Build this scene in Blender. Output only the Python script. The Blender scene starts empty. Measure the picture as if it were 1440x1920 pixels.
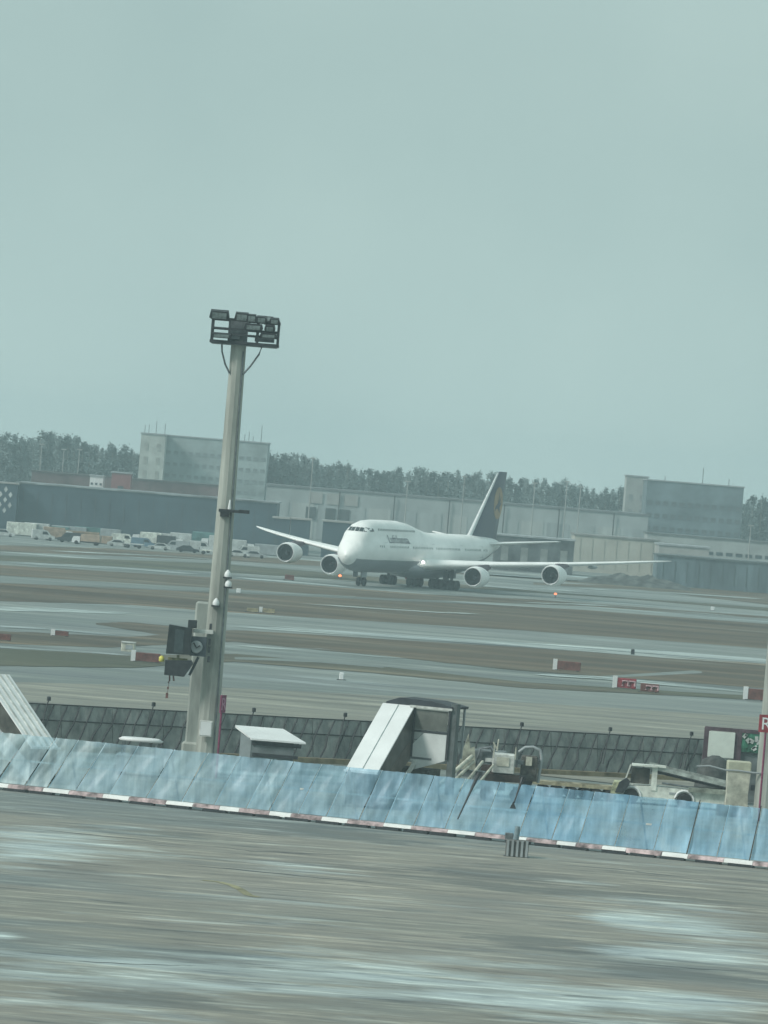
import bpy, math, random
from mathutils import Vector, Matrix
random.seed(11)
R = math.radians
S = bpy.context.scene
col = S.collection

# ------------------------------------------------------------------ camera
F_PX, HC = 9500.0, 18.0                     # focal length in photo pixels, eye height
RHO = math.atan(0.080)                      # the photo is tilted
PITCH = math.atan(70.8 / F_PX)
CAM = Vector((0, 0, HC))
fw = Vector((0, math.cos(PITCH), -math.sin(PITCH)))
r0 = Vector((1, 0, 0)); u0 = Vector((0, math.sin(PITCH), math.cos(PITCH)))
rt = r0 * math.cos(RHO) + u0 * math.sin(RHO)
up = -r0 * math.sin(RHO) + u0 * math.cos(RHO)
cd = bpy.data.cameras.new('camera'); cam = bpy.data.objects.new('camera', cd); col.objects.link(cam)
m = Matrix((rt, up, -fw)).transposed().to_4x4(); m.translation = CAM
cam.matrix_world = m
cd.sensor_fit = 'HORIZONTAL'; cd.sensor_width = 36; cd.lens = 36 * F_PX / 1440
cd.clip_start = 1; cd.clip_end = 9000
S.camera = cam
S.render.resolution_x = 768; S.render.resolution_y = 1024

# ------------------------------------------------------------------ world and sun
SUN_EL, SUN_AZ = R(38), R(-62)              # from the left, a little behind the camera
w = bpy.data.worlds.new('World'); S.world = w; w.use_nodes = True
nt = w.node_tree; nt.nodes.clear()
def N(nt, t, **k):
    n = nt.nodes.new(t)
    for a, b in k.items(): setattr(n, a, b)
    return n
sky = N(nt, 'ShaderNodeTexSky'); sky.sky_type = 'NISHITA'; sky.sun_disc = False
sky.sun_elevation = SUN_EL; sky.sun_rotation = R(242); sky.dust_density = 4; sky.air_density = 1.4
tc = N(nt, 'ShaderNodeTexCoord')
nz = N(nt, 'ShaderNodeTexNoise'); nz.inputs['Scale'].default_value = 9; nz.inputs['Detail'].default_value = 5
nz.inputs['Roughness'].default_value = .45
cr = N(nt, 'ShaderNodeValToRGB')
cr.color_ramp.elements[0].position = .25; cr.color_ramp.elements[0].color = (3.6, 5.05, 5.0, 1)
cr.color_ramp.elements[1].position = .75; cr.color_ramp.elements[1].color = (4.65, 6.15, 5.95, 1)
mx = N(nt, 'ShaderNodeMix', data_type='RGBA'); mx.inputs['Factor'].default_value = .93
bg = N(nt, 'ShaderNodeBackground'); bg.inputs['Strength'].default_value = .105
ow = N(nt, 'ShaderNodeOutputWorld')
L = nt.links.new
L(tc.outputs['Generated'], nz.inputs['Vector']); L(nz.outputs['Fac'], cr.inputs['Fac'])
L(sky.outputs['Color'], mx.inputs['A']); L(cr.outputs['Color'], mx.inputs['B'])
sz = N(nt, 'ShaderNodeSeparateXYZ'); L(tc.outputs['Generated'], sz.inputs[0])
hzr = N(nt, 'ShaderNodeMapRange'); L(sz.outputs['Z'], hzr.inputs['Value']); hzr.inputs['From Min'].default_value = 0; hzr.inputs['From Max'].default_value = .085
hzr.inputs['To Min'].default_value = .118; hzr.inputs['To Max'].default_value = .105; L(hzr.outputs['Result'], bg.inputs['Strength'])
L(mx.outputs['Result'], bg.inputs['Color']); L(bg.outputs['Background'], ow.inputs['Surface'])
sd = bpy.data.lights.new('sun', 'SUN'); sd.energy = 2.6; sd.angle = R(14); sd.color = (1, .985, .93)
so = bpy.data.objects.new('sun', sd); col.objects.link(so)
sv = Vector((math.sin(SUN_AZ) * math.cos(SUN_EL), -math.cos(SUN_AZ) * math.cos(SUN_EL), math.sin(SUN_EL)))
so.rotation_euler = sv.to_track_quat('Z', 'Y').to_euler(); so.location = (-60, 0, 90)
S.view_settings.view_transform = 'Standard'; S.view_settings.look = 'None'
S.view_settings.exposure = 0; S.view_settings.gamma = 1

# ------------------------------------------------------------------ placing
def ray(x, y):
    return fw * F_PX + rt * (x - 720) + up * (960 - y)
def G(x, y, z=0.0):                          # where the sight line meets height z
    d = ray(x, y); return CAM + d * ((z - HC) / d.z)
def P(x, y, D):                              # where it meets the upright plane D metres away
    d = ray(x, y); return CAM + d * (D / d.y)
def GD(x, D, z=0.0):                         # ground point under photo column x at D metres
    y = 960
    for _ in range(8):
        p = P(x, y, D); y += (p.z - z) * F_PX / D
    return Vector((P(x, y, D).x, D, z))

# ------------------------------------------------------------------ materials
MATS = {}
def mat(name, c, rough=.7, var=.18, scale=1.5, metal=0, spec=.4, c2=None, bump=0, stretch=None, emit=None):
    if name in MATS: return MATS[name]
    M = bpy.data.materials.new(name); M.use_nodes = True; nt = M.node_tree; L = nt.links.new
    b = nt.nodes['Principled BSDF']
    b.inputs['Roughness'].default_value = rough; b.inputs['Metallic'].default_value = metal
    b.inputs['Specular IOR Level'].default_value = spec
    if emit:
        b.inputs['Base Color'].default_value = (*c, 1)
        b.inputs['Emission Color'].default_value = (*c, 1); b.inputs['Emission Strength'].default_value = emit
        MATS[name] = M; return M
    t = N(nt, 'ShaderNodeTexCoord'); mp = N(nt, 'ShaderNodeMapping')
    if stretch: mp.inputs['Scale'].default_value = stretch
    n = N(nt, 'ShaderNodeTexNoise'); n.inputs['Scale'].default_value = scale; n.inputs['Detail'].default_value = 6
    n.inputs['Roughness'].default_value = .62
    r = N(nt, 'ShaderNodeValToRGB')
    a = [max(0, v * (1 - var * 1.6)) for v in c]
    e = c2 if c2 else [min(1, v * (1 + var)) for v in c]
    r.color_ramp.elements[0].position = .32; r.color_ramp.elements[0].color = (*a, 1)
    r.color_ramp.elements[1].position = .68; r.color_ramp.elements[1].color = (*e, 1)
    L(t.outputs['Object'], mp.inputs['Vector']); L(mp.outputs['Vector'], n.inputs['Vector'])
    L(n.outputs['Fac'], r.inputs['Fac']); L(r.outputs['Color'], b.inputs['Base Color'])
    if bump:
        bp = N(nt, 'ShaderNodeBump'); bp.inputs['Strength'].default_value = bump; bp.inputs['Distance'].default_value = .05
        L(n.outputs['Fac'], bp.inputs['Height']); L(bp.outputs['Normal'], b.inputs['Normal'])
    MATS[name] = M; return M

def ground_mat(name, cols, s1, s2, wet=.5, st1=(1, 1, 1), st2=(1, 1, 1), pale=(.3, .36, .36), pamt=.5, off=0, s3=None, dark=.55, lo=.55, hi=.66, stains=None, ragged=False):
    """worn paving or turf in metres: big patches, fine streaks, crisp pale patches (painted wet sheen on paving), dark damp patches"""
    M = bpy.data.materials.new(name); M.use_nodes = True; nt = M.node_tree; L = nt.links.new
    b = nt.nodes['Principled BSDF']; s3 = s3 or s1 * 2.5
    g = N(nt, 'ShaderNodeNewGeometry')
    def noise(sc, st, det=5, rg=.6, o=0, dist=0):
        mp = N(nt, 'ShaderNodeMapping'); mp.inputs['Scale'].default_value = st; mp.inputs['Location'].default_value = (o + off, o * .7, 0); mp.inputs['Rotation'].default_value = (0, 0, R(-2.5))
        n = N(nt, 'ShaderNodeTexNoise'); n.inputs['Scale'].default_value = sc; n.inputs['Detail'].default_value = det
        n.inputs['Roughness'].default_value = rg; n.inputs['Distortion'].default_value = dist
        L(g.outputs['Position'], mp.inputs['Vector']); L(mp.outputs['Vector'], n.inputs['Vector']); return n.outputs['Fac']
    def ramp(f, pts):
        r = N(nt, 'ShaderNodeValToRGB'); e = r.color_ramp.elements
        while len(e) < len(pts): e.new(.5)
        for k, (p, c) in enumerate(pts): e[k].position = p; e[k].color = (*c, 1)
        L(f, r.inputs['Fac']); return r.outputs['Color']
    def mix(f, a, b_, mode='MIX'):
        m = N(nt, 'ShaderNodeMix', data_type='RGBA', blend_type=mode)
        for k, v in (('Factor', f), ('A', a), ('B', b_)):
            if isinstance(v, (int, float)): m.inputs[k].default_value = v
            elif isinstance(v, tuple): m.inputs[k].default_value = (*v, 1)
            else: L(v, m.inputs[k])
        return m.outputs['Result']
    A = ramp(noise(s1, st1, o=3), [(.38 + .24 * k / (len(cols) - 1), c) for k, c in enumerate(cols)])
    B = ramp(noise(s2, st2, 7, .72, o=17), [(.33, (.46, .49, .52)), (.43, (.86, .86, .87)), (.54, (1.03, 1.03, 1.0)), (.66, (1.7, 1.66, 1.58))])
    big = ramp(noise(s1 * .7, (.5, 1, 1), 3, .5, o=55), [(.42, (.25, .25, .25)), (.58, (1, 1, 1))])
    pn = noise(s3, st1, 6, .68, o=41, dist=.4)
    def blobs(lst):
        tot = None
        for cx, cy, rx_, ry_ in lst:
            a = N(nt, 'ShaderNodeVectorMath', operation='SUBTRACT'); L(g.outputs['Position'], a.inputs[0]); a.inputs[1].default_value = (cx, cy, 0)
            a2 = N(nt, 'ShaderNodeVectorMath', operation='MULTIPLY'); L(a.outputs[0], a2.inputs[0]); a2.inputs[1].default_value = (1 / rx_, 1 / ry_, 0)
            q = N(nt, 'ShaderNodeTexGradient', gradient_type='SPHERICAL'); L(a2.outputs[0], q.inputs['Vector'])
            if tot is None: tot = q.outputs['Fac']
            else: m_ = N(nt, 'ShaderNodeMath', operation='ADD'); L(tot, m_.inputs[0]); L(q.outputs['Fac'], m_.inputs[1]); tot = m_.outputs[0]
        return tot
    def addb(f, lst, k):
        m_ = N(nt, 'ShaderNodeMath', operation='MULTIPLY_ADD'); L(blobs(lst), m_.inputs[0]); m_.inputs[1].default_value = k; L(f, m_.inputs[2]); return m_.outputs[0]
    dn = noise(s3 * 1.2, st1, 6, .66, o=83, dist=.3)
    if stains: pn = addb(pn, stains[0], .25); dn = addb(dn, stains[1], .22); big = (1.0, 1.0, 1.0)
    pm = mix(1, ramp(pn, [(lo, (0, 0, 0)), (hi, (pamt, pamt, pamt))]), big, 'MULTIPLY')
    c = mix(1, mix(pm, A, pale), B, 'MULTIPLY')
    dm = ramp(dn, [(.60 if stains else .57, (0, 0, 0)), (.66, (dark, dark, dark))])
    c = mix(dm, c, tuple(v * .52 for v in cols[0]))
    if ragged: L(ramp(noise(s3, (.22, 1, 1), 6, .7, o=9), [(.40, (0, 0, 0)), (.56, (.85, .85, .85))]), b.inputs['Alpha'])
    L(c, b.inputs['Base Color'])
    rr = ramp(noise(s1 * 1.3, st1, 5, .6, o=29), [(.40, (.85, .85, .85)), (.66, (1 - wet, 1 - wet, 1 - wet))])
    L(rr, b.inputs['Roughness']); b.inputs['Specular IOR Level'].default_value = .3
    bp = N(nt, 'ShaderNodeBump'); bp.inputs['Strength'].default_value = .15; bp.inputs['Distance'].default_value = .05
    L(noise(1.5, (1, 1, 1), 4, .6, o=7), bp.inputs['Height']); L(bp.outputs['Normal'], b.inputs['Normal'])
    return M

white = mat('white_paint', (.72, .74, .74), .5, .07, .5)
offwhite = mat('weathered_white', (.55, .57, .54), .6, .25, 2)
greyp = mat('grey_paint', (.32, .35, .36), .5, .15, 1)
darkm = mat('dark_metal', (.035, .04, .045), .5, .3, 3)
steel = mat('galvanised_steel', (.16, .18, .19), .5, .25, 3, metal=.3)
concrete = mat('mast_concrete', (.35, .37, .335), .85, .28, .9, stretch=(1, 1, .15), bump=.2)
concrete2 = mat('column_concrete', (.34, .37, .34), .85, .25, 1.2, stretch=(1, 1, .2), bump=.2)
blockc = mat('pale_concrete', (.5, .5, .42), .85, .3, 1.5, bump=.2)
rubber = mat('rubber', (.015, .016, .018), .8, .3, 4)
glassd = mat('dark_glass', (.02, .03, .035), .15, .2, 1, spec=.6)
redp = mat('red_paint', (.30, .035, .05), .55, .3, 2)
dullred = mat('dull_red', (.17, .07, .06), .7, .3, 2)
magenta = mat('faded_magenta', (.22, .04, .10), .6, .25, 3)
yellowp = mat('yellow_paint', (.6, .55, .1), .5, .2, 3)
orangep = mat('orange_paint', (.36, .27, .20), .6, .25, 1)
bluep = mat('blue_paint', (.12, .2, .27), .5, .2, 1)
greenp = mat('green_sheet', (.04, .16, .10), .7, .6, 2.5)

# ------------------------------------------------------------------ mesh helpers
class MB:
    def __init__(s): s.v = []; s.f = []; s.s = []
    def add(s, vs, fs, smooth=False):
        o = len(s.v); s.v += [tuple(v) for v in vs]; s.f += [tuple(i + o for i in f) for f in fs]; s.s += [smooth] * len(fs)
        return s
    def box(s, c, d, rz=0, ry=0, rx=0):
        M = Matrix.Rotation(rz, 3, 'Z') @ Matrix.Rotation(ry, 3, 'Y') @ Matrix.Rotation(rx, 3, 'X')
        c = Vector(c); vs = []
        for z in (-1, 1):
            for x, y in ((-1, -1), (1, -1), (1, 1), (-1, 1)):
                vs.append(c + M @ Vector((x * d[0] / 2, y * d[1] / 2, z * d[2] / 2)))
        return s.add(vs, [(3, 2, 1, 0), (4, 5, 6, 7), (0, 1, 5, 4), (1, 2, 6, 5), (2, 3, 7, 6), (3, 0, 4, 7)])
    def cham(s, c, d, b=.08, rz=0):                # box with chamfered upright and top edges
        c = Vector(c); M = Matrix.Rotation(rz, 3, 'Z'); x, y, z = d[0] / 2, d[1] / 2, d[2] / 2
        def ring(x, y, b, zz): return [c + M @ Vector(p) for p in ((-x + b, -y, zz), (x - b, -y, zz), (x, -y + b, zz), (x, y - b, zz), (x - b, y, zz), (-x + b, y, zz), (-x, y - b, zz), (-x, -y + b, zz))]
        rs = [ring(x, y, b, -z), ring(x, y, b, z - b), ring(x - b, y - b, b * .6, z)]
        return s.rings(rs, closed=True)
    def rings(s, rs, closed=True, smooth=False, cap=True):
        n = len(rs[0]); vs = [p for r in rs for p in r]; fs = []
        for i in range(len(rs) - 1):
            for j in range(n if closed else n - 1):
                a, b = i * n + j, i * n + (j + 1) % n
                fs.append((a, b, b + n, a + n))
        s.add(vs, fs, smooth)
        if cap and closed:
            s.add(rs[0], [tuple(range(n))[::-1]]); s.add(rs[-1], [tuple(range(n))])
        return s
    def tube(s, pts, r, n=8, smooth=True):
        pts = [Vector(p) for p in pts]; rr = r if isinstance(r, (list, tuple)) else [r] * len(pts); rs = []
        for i, p in enumerate(pts):
            t = (pts[min(i + 1, len(pts) - 1)] - pts[max(i - 1, 0)]).normalized()
            a = t.cross(Vector((0, 0, 1)) if abs(t.z) < .95 else Vector((1, 0, 0))).normalized(); b = t.cross(a)
            rs.append([p + (a * math.cos(k * math.tau / n) + b * math.sin(k * math.tau / n)) * rr[i] for k in range(n)])
        return s.rings(rs, smooth=smooth)
    def lathe(s, prof, o=(0, 0, 0), axis='x', n=24, cap=False):
        o = Vector(o); rs = []
        for a, r in prof:
            q = []
            for k in range(n):
                c, d = math.cos(k * math.tau / n) * r, math.sin(k * math.tau / n) * r
                q.append(o + (Vector((a, c, d)) if axis == 'x' else Vector((c, a, d)) if axis == 'y' else Vector((c, d, a))))
            rs.append(q)
        return s.rings(rs, smooth=True, cap=cap)
    def prism(s, poly, t, axis='y', o=(0, 0, 0)):     # outline in two axes, thickness t in the third
        o = Vector(o); n = len(poly); vs = []
        for q in (-t / 2, t / 2):
            for a, b in poly:
                vs.append(o + (Vector((a, q, b)) if axis == 'y' else Vector((q, a, b)) if axis == 'x' else Vector((a, b, q))))
        return s.add(vs, [tuple(range(n)), tuple(range(2 * n - 1, n - 1, -1))] + [(i, i + n, (i + 1) % n + n, (i + 1) % n) for i in range(n)])
    def build(s, name, m, parent=None, label=None):
        me = bpy.data.meshes.new(name); me.from_pydata(s.v, [], s.f); me.polygons.foreach_set('use_smooth', s.s)
        me.materials.append(m); me.update()
        import bmesh
        b = bmesh.new(); b.from_mesh(me); bmesh.ops.recalc_face_normals(b, faces=b.faces); b.to_mesh(me); b.free()
        o = bpy.data.objects.new(name, me); col.objects.link(o)
        if parent: o.parent = parent
        if label: o['label'] = label
        return o
def tag(o, label, cat, group=None):
    o['label'] = label; o['category'] = cat
    if group: o['group'] = group
    return o
def thing(name, label, cat, loc, rz=0, group=None):
    o = bpy.data.objects.new(name, None); col.objects.link(o); o.empty_display_size = .3
    o.location = loc; o.rotation_euler = (0, 0, rz); return tag(o, label, cat, group)
def struct(name, mb, m):
    o = mb.build(name, m); o['kind'] = 'structure'; return o
def dup(o, parent=None):
    c = o.copy(); col.objects.link(c); c.parent = parent
    for ch in o.children: dup(ch, c)
    return c
def place(src, loc, rz=0, label=None, group=None, sc=None):
    c = dup(src); c.location = loc; c.rotation_euler = (0, 0, rz)
    if label: c['label'] = label
    if group: c['group'] = group
    if sc: c.scale = sc
    return c

# ------------------------------------------------------------------ ground
def stain(x, y, w_, h):
    a = G(x, y); return (a.x, a.y, w_ / 2 * a.y / F_PX, h / 2 * a.y ** 2 / (F_PX * HC))
STAINS = ([stain(*q) for q in ((120, 1580, 520, 90), (40, 1600, 300, 60), (560, 1628, 360, 40), (1290, 1735, 420, 110), (1150, 1722, 200, 40), (1340, 1800, 520, 60), (1180, 1790, 260, 30), (300, 1830, 1000, 120), (760, 1830, 900, 120), (1100, 1885, 800, 110), (260, 1905, 1100, 60), (0, 1757, 120, 30), (1300, 1880, 500, 60), (240, 1553, 200, 16))],  # first list: pale blobs that paint sky sheen on wet patches
          [stain(*q) for q in ((900, 1648, 700, 60), (1000, 1770, 400, 50), (600, 1560, 600, 50), (300, 1878, 700, 40), (1250, 1690, 500, 40), (1250, 1825, 500, 30), (250, 1560, 500, 24))])
apron_m = ground_mat('apron_concrete', [(.17, .195, .195), (.225, .222, .195), (.25, .24, .21), (.185, .205, .20)], .03, .85, wet=.45,
                     st1=(.35, 1, 1), st2=(.2, 1, 1), pale=(.43, .50, .505), pamt=.95, s3=.3, dark=.55, lo=.56, hi=.82, stains=STAINS)
far_m = ground_mat('taxiway_concrete', [(.15, .175, .17), (.19, .215, .21), (.235, .26, .25)], .02, .09, wet=.45, st1=(.3, 1, 1), st2=(.2, 1, 1), pale=(.52, .62, .62), pamt=.9, off=50, s3=.045, dark=.5)
beige_m = ground_mat('beige_concrete', [(.20, .205, .18), (.24, .24, .21), (.225, .225, .195)], .03, .25, wet=.3, st1=(.3, 1, 1), st2=(.2, 1, 1), pale=(.38, .39, .35), pamt=.5, off=90, dark=.3)
grass_m = ground_mat('winter_grass', [(.075, .062, .045), (.13, .102, .072), (.09, .08, .06), (.17, .13, .095)], .03, .085, wet=.1, st1=(.25, 1, 1), st2=(.18, 1, 1), pale=(.24, .23, .19), pamt=.7, off=130, s3=.045, dark=.45)
olive_m = ground_mat('olive_grass', [(.075, .082, .058), (.095, .10, .07), (.115, .105, .078)], .03, .1, wet=.1, st1=(.25, 1, 1), st2=(.2, 1, 1), pale=(.20, .20, .15), pamt=.5, off=170, dark=.4)
struct('ground', MB().add([(-900, 60, 0), (900, 60, 0), (900, 1900, 0), (-900, 1900, 0)], [(0, 1, 2, 3)]), far_m)
zc = [0.004]
def sheet(name, top, bot, m):
    """a paved or grassed band given by its far and near edges, traced on the ground"""
    z = zc[0]; zc[0] += .004; tap = name == "wet_sheen_strip"
    a = [G(x, y, z) for x, y in top]; b = [G(x, y, z) for x, y in bot][::-1]
    def fine(l):
        o = []
        for i in range(len(l) - 1):
            for k in range(8): o.append(l[i].lerp(l[i + 1], k / 8) + Vector((0, random.uniform(-.8, .8) if name == 'grass' else 0, 0)))
        return o + [l[-1]]
    if tap: m0 = a[0].lerp(b[-1], .5); m1 = a[-1].lerp(b[0], .5); a = [m0] + [a[0].lerp(a[1], .3)] + a[1:-1] + [a[-1].lerp(a[-2], .3), m1]; b = [m1, b[0].lerp(b[1], .3)] + b[1:-1] + [b[-1].lerp(b[-2], .3)]
    pts = fine(a) + fine(b)
    mb = MB(); mb.add(pts, [tuple(range(len(pts)))])
    return struct(name, mb, m)
LX, RX = -260, 1700
def ext(l):
    (x0, y0), (x1, y1) = l[0], l[1]; (x2, y2), (x3, y3) = l[-2], l[-1]
    return [(LX, y0 - (y1 - y0) / (x1 - x0) * (x0 - LX))] + l + [(RX, y3 + (y3 - y2) / (x3 - x2) * (RX - x3))]
def band(name, top, bot, m): return sheet(name, ext(top), ext(bot), m)
band('grass', [(0, 1022), (200, 1028), (400, 1040), (520, 1046), (640, 1056)], [(0, 1034), (400, 1050), (640, 1064)], grass_m)
band('grass', [(0, 1041), (400, 1056), (560, 1069), (800, 1090)], [(0, 1051), (400, 1072), (560, 1082), (800, 1098)], olive_m)
band('grass', [(0, 1059), (400, 1083), (640, 1102), (800, 1114), (1000, 1124), (1440, 1156)], [(0, 1127), (240, 1134), (440, 1149), (980, 1182), (1440, 1216)], grass_m)
band('taxiway', [(880, 1128), (1100, 1137), (1440, 1160)], [(880, 1131), (1100, 1144), (1440, 1170)], far_m)
sheet('grass', [(1000, 1092), (1200, 1100), (1440, 1122), (1700, 1140)], [(1000, 1096), (1200, 1106), (1440, 1134), (1700, 1158)], grass_m)
sheet('grass', [(180, 1168), (240, 1166), (420, 1182)], [(180, 1171), (300, 1190), (420, 1203)], grass_m)
band('grass', [(0, 1183), (240, 1194), (440, 1181), (980, 1214), (1440, 1244)], [(0, 1206), (200, 1214), (440, 1203), (700, 1228), (980, 1258), (1440, 1291)], grass_m)
sheet('path', [(1090, 1270), (1300, 1257), (1316, 1259)], [(1090, 1273), (1200, 1268), (1316, 1262)], far_m)
band('grass', [(0, 1216), (250, 1228), (440, 1226), (700, 1248), (980, 1279), (1440, 1306)], [(0, 1248), (250, 1252), (440, 1240), (700, 1262), (980, 1289), (1440, 1313)], olive_m)
sheet('path', [(440, 1232), (600, 1236), (720, 1248)], [(440, 1236), (600, 1242), (720, 1252)], far_m)
band('taxiway', [(0, 1278), (440, 1290), (980, 1317), (1440, 1346)], [(0, 1400), (440, 1420), (980, 1450), (1440, 1500)], beige_m)
sheet('apron', [(-400, 1415), (0, 1428), (720, 1478), (1440, 1540), (1900, 1575)], [(-500, 2100), (1900, 2300)], apron_m)
wet_m = ground_mat('wet_sheen_concrete', [(.36, .43, .43), (.46, .54, .54), (.55, .62, .61)], .03, .12, wet=.5, st1=(.25, 1, 1), st2=(.2, 1, 1), pale=(.62, .70, .69), pamt=.6, off=210, s3=.12, dark=.3, ragged=True)  # bright sky sheen of the wet strips is painted as pale colour
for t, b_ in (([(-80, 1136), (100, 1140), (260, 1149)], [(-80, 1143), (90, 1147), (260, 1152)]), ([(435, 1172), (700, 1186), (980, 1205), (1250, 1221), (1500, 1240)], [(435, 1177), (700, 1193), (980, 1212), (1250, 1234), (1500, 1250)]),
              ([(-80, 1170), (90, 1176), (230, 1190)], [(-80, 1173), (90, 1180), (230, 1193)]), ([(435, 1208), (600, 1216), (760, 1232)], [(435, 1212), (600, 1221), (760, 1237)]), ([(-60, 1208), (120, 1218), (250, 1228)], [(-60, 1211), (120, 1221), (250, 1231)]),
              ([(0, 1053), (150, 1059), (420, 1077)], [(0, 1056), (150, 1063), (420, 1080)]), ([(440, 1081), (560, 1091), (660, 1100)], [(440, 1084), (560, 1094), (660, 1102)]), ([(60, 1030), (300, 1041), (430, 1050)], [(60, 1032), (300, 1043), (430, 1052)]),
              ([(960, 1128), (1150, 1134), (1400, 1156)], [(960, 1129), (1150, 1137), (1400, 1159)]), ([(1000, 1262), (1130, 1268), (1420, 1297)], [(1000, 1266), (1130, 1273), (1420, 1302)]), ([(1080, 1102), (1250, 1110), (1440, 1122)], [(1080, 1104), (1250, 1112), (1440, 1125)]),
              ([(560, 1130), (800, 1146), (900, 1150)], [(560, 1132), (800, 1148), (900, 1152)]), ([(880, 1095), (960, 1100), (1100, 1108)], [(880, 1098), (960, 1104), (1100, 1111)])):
    sheet('wet_sheen_strip', t, b_, wet_m)
# faded yellow guide line
yl = [(380, 1650), (410, 1653), (436, 1660), (452, 1668), (466, 1678), (484, 1682)]
mb = MB()
for i in range(len(yl) - 1):
    a, b = G(*yl[i], .062), G(*yl[i + 1], .062); d = (b - a).normalized(); n = Vector((-d.y, d.x, 0)) * .2
    mb.add([a + n, a - n, b - n, b + n], [(0, 1, 2, 3)])
struct('yellow_marking', mb, mat('worn_yellow_line', (.29, .27, .16), .8, .35, .5))

for pts, wd_ in (([(400, 1586), (470, 1596), (620, 1602), (760, 1608)], .35), ([(700, 1628), (800, 1632), (900, 1642), (1060, 1655)], .3), ([(1040, 1620), (1160, 1630), (1240, 1640), (1420, 1664)], .3),
                 ([(0, 1548), (120, 1560), (260, 1574), (400, 1592)], .3), ([(350, 1622), (440, 1630), (600, 1646), (840, 1668)], .45), ([(100, 1800), (260, 1808), (420, 1812)], .25), ([(1150, 1802), (1300, 1816), (1440, 1824)], .3)):
    mb = MB(); l = [G(x, y, .05) for x, y in pts]; fl = []
    for i in range(len(l) - 1): fl += [l[i].lerp(l[i + 1], k / 6) + Vector((0, random.uniform(-.12, .12), 0)) for k in range(6)]
    n = len(fl); q = [[p_ + Vector((0, wd_ * .7 * s_ * math.sin(math.pi * i / (n - 1)) * random.uniform(.5, 1), 0)) for i, p_ in enumerate(fl)] for s_ in (-1, 1)]
    mb.rings(q, closed=False, cap=False); struct('sealed_crack', mb, mat('bitumen_seal', (.06, .065, .07), .6, .2, 1))
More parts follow.
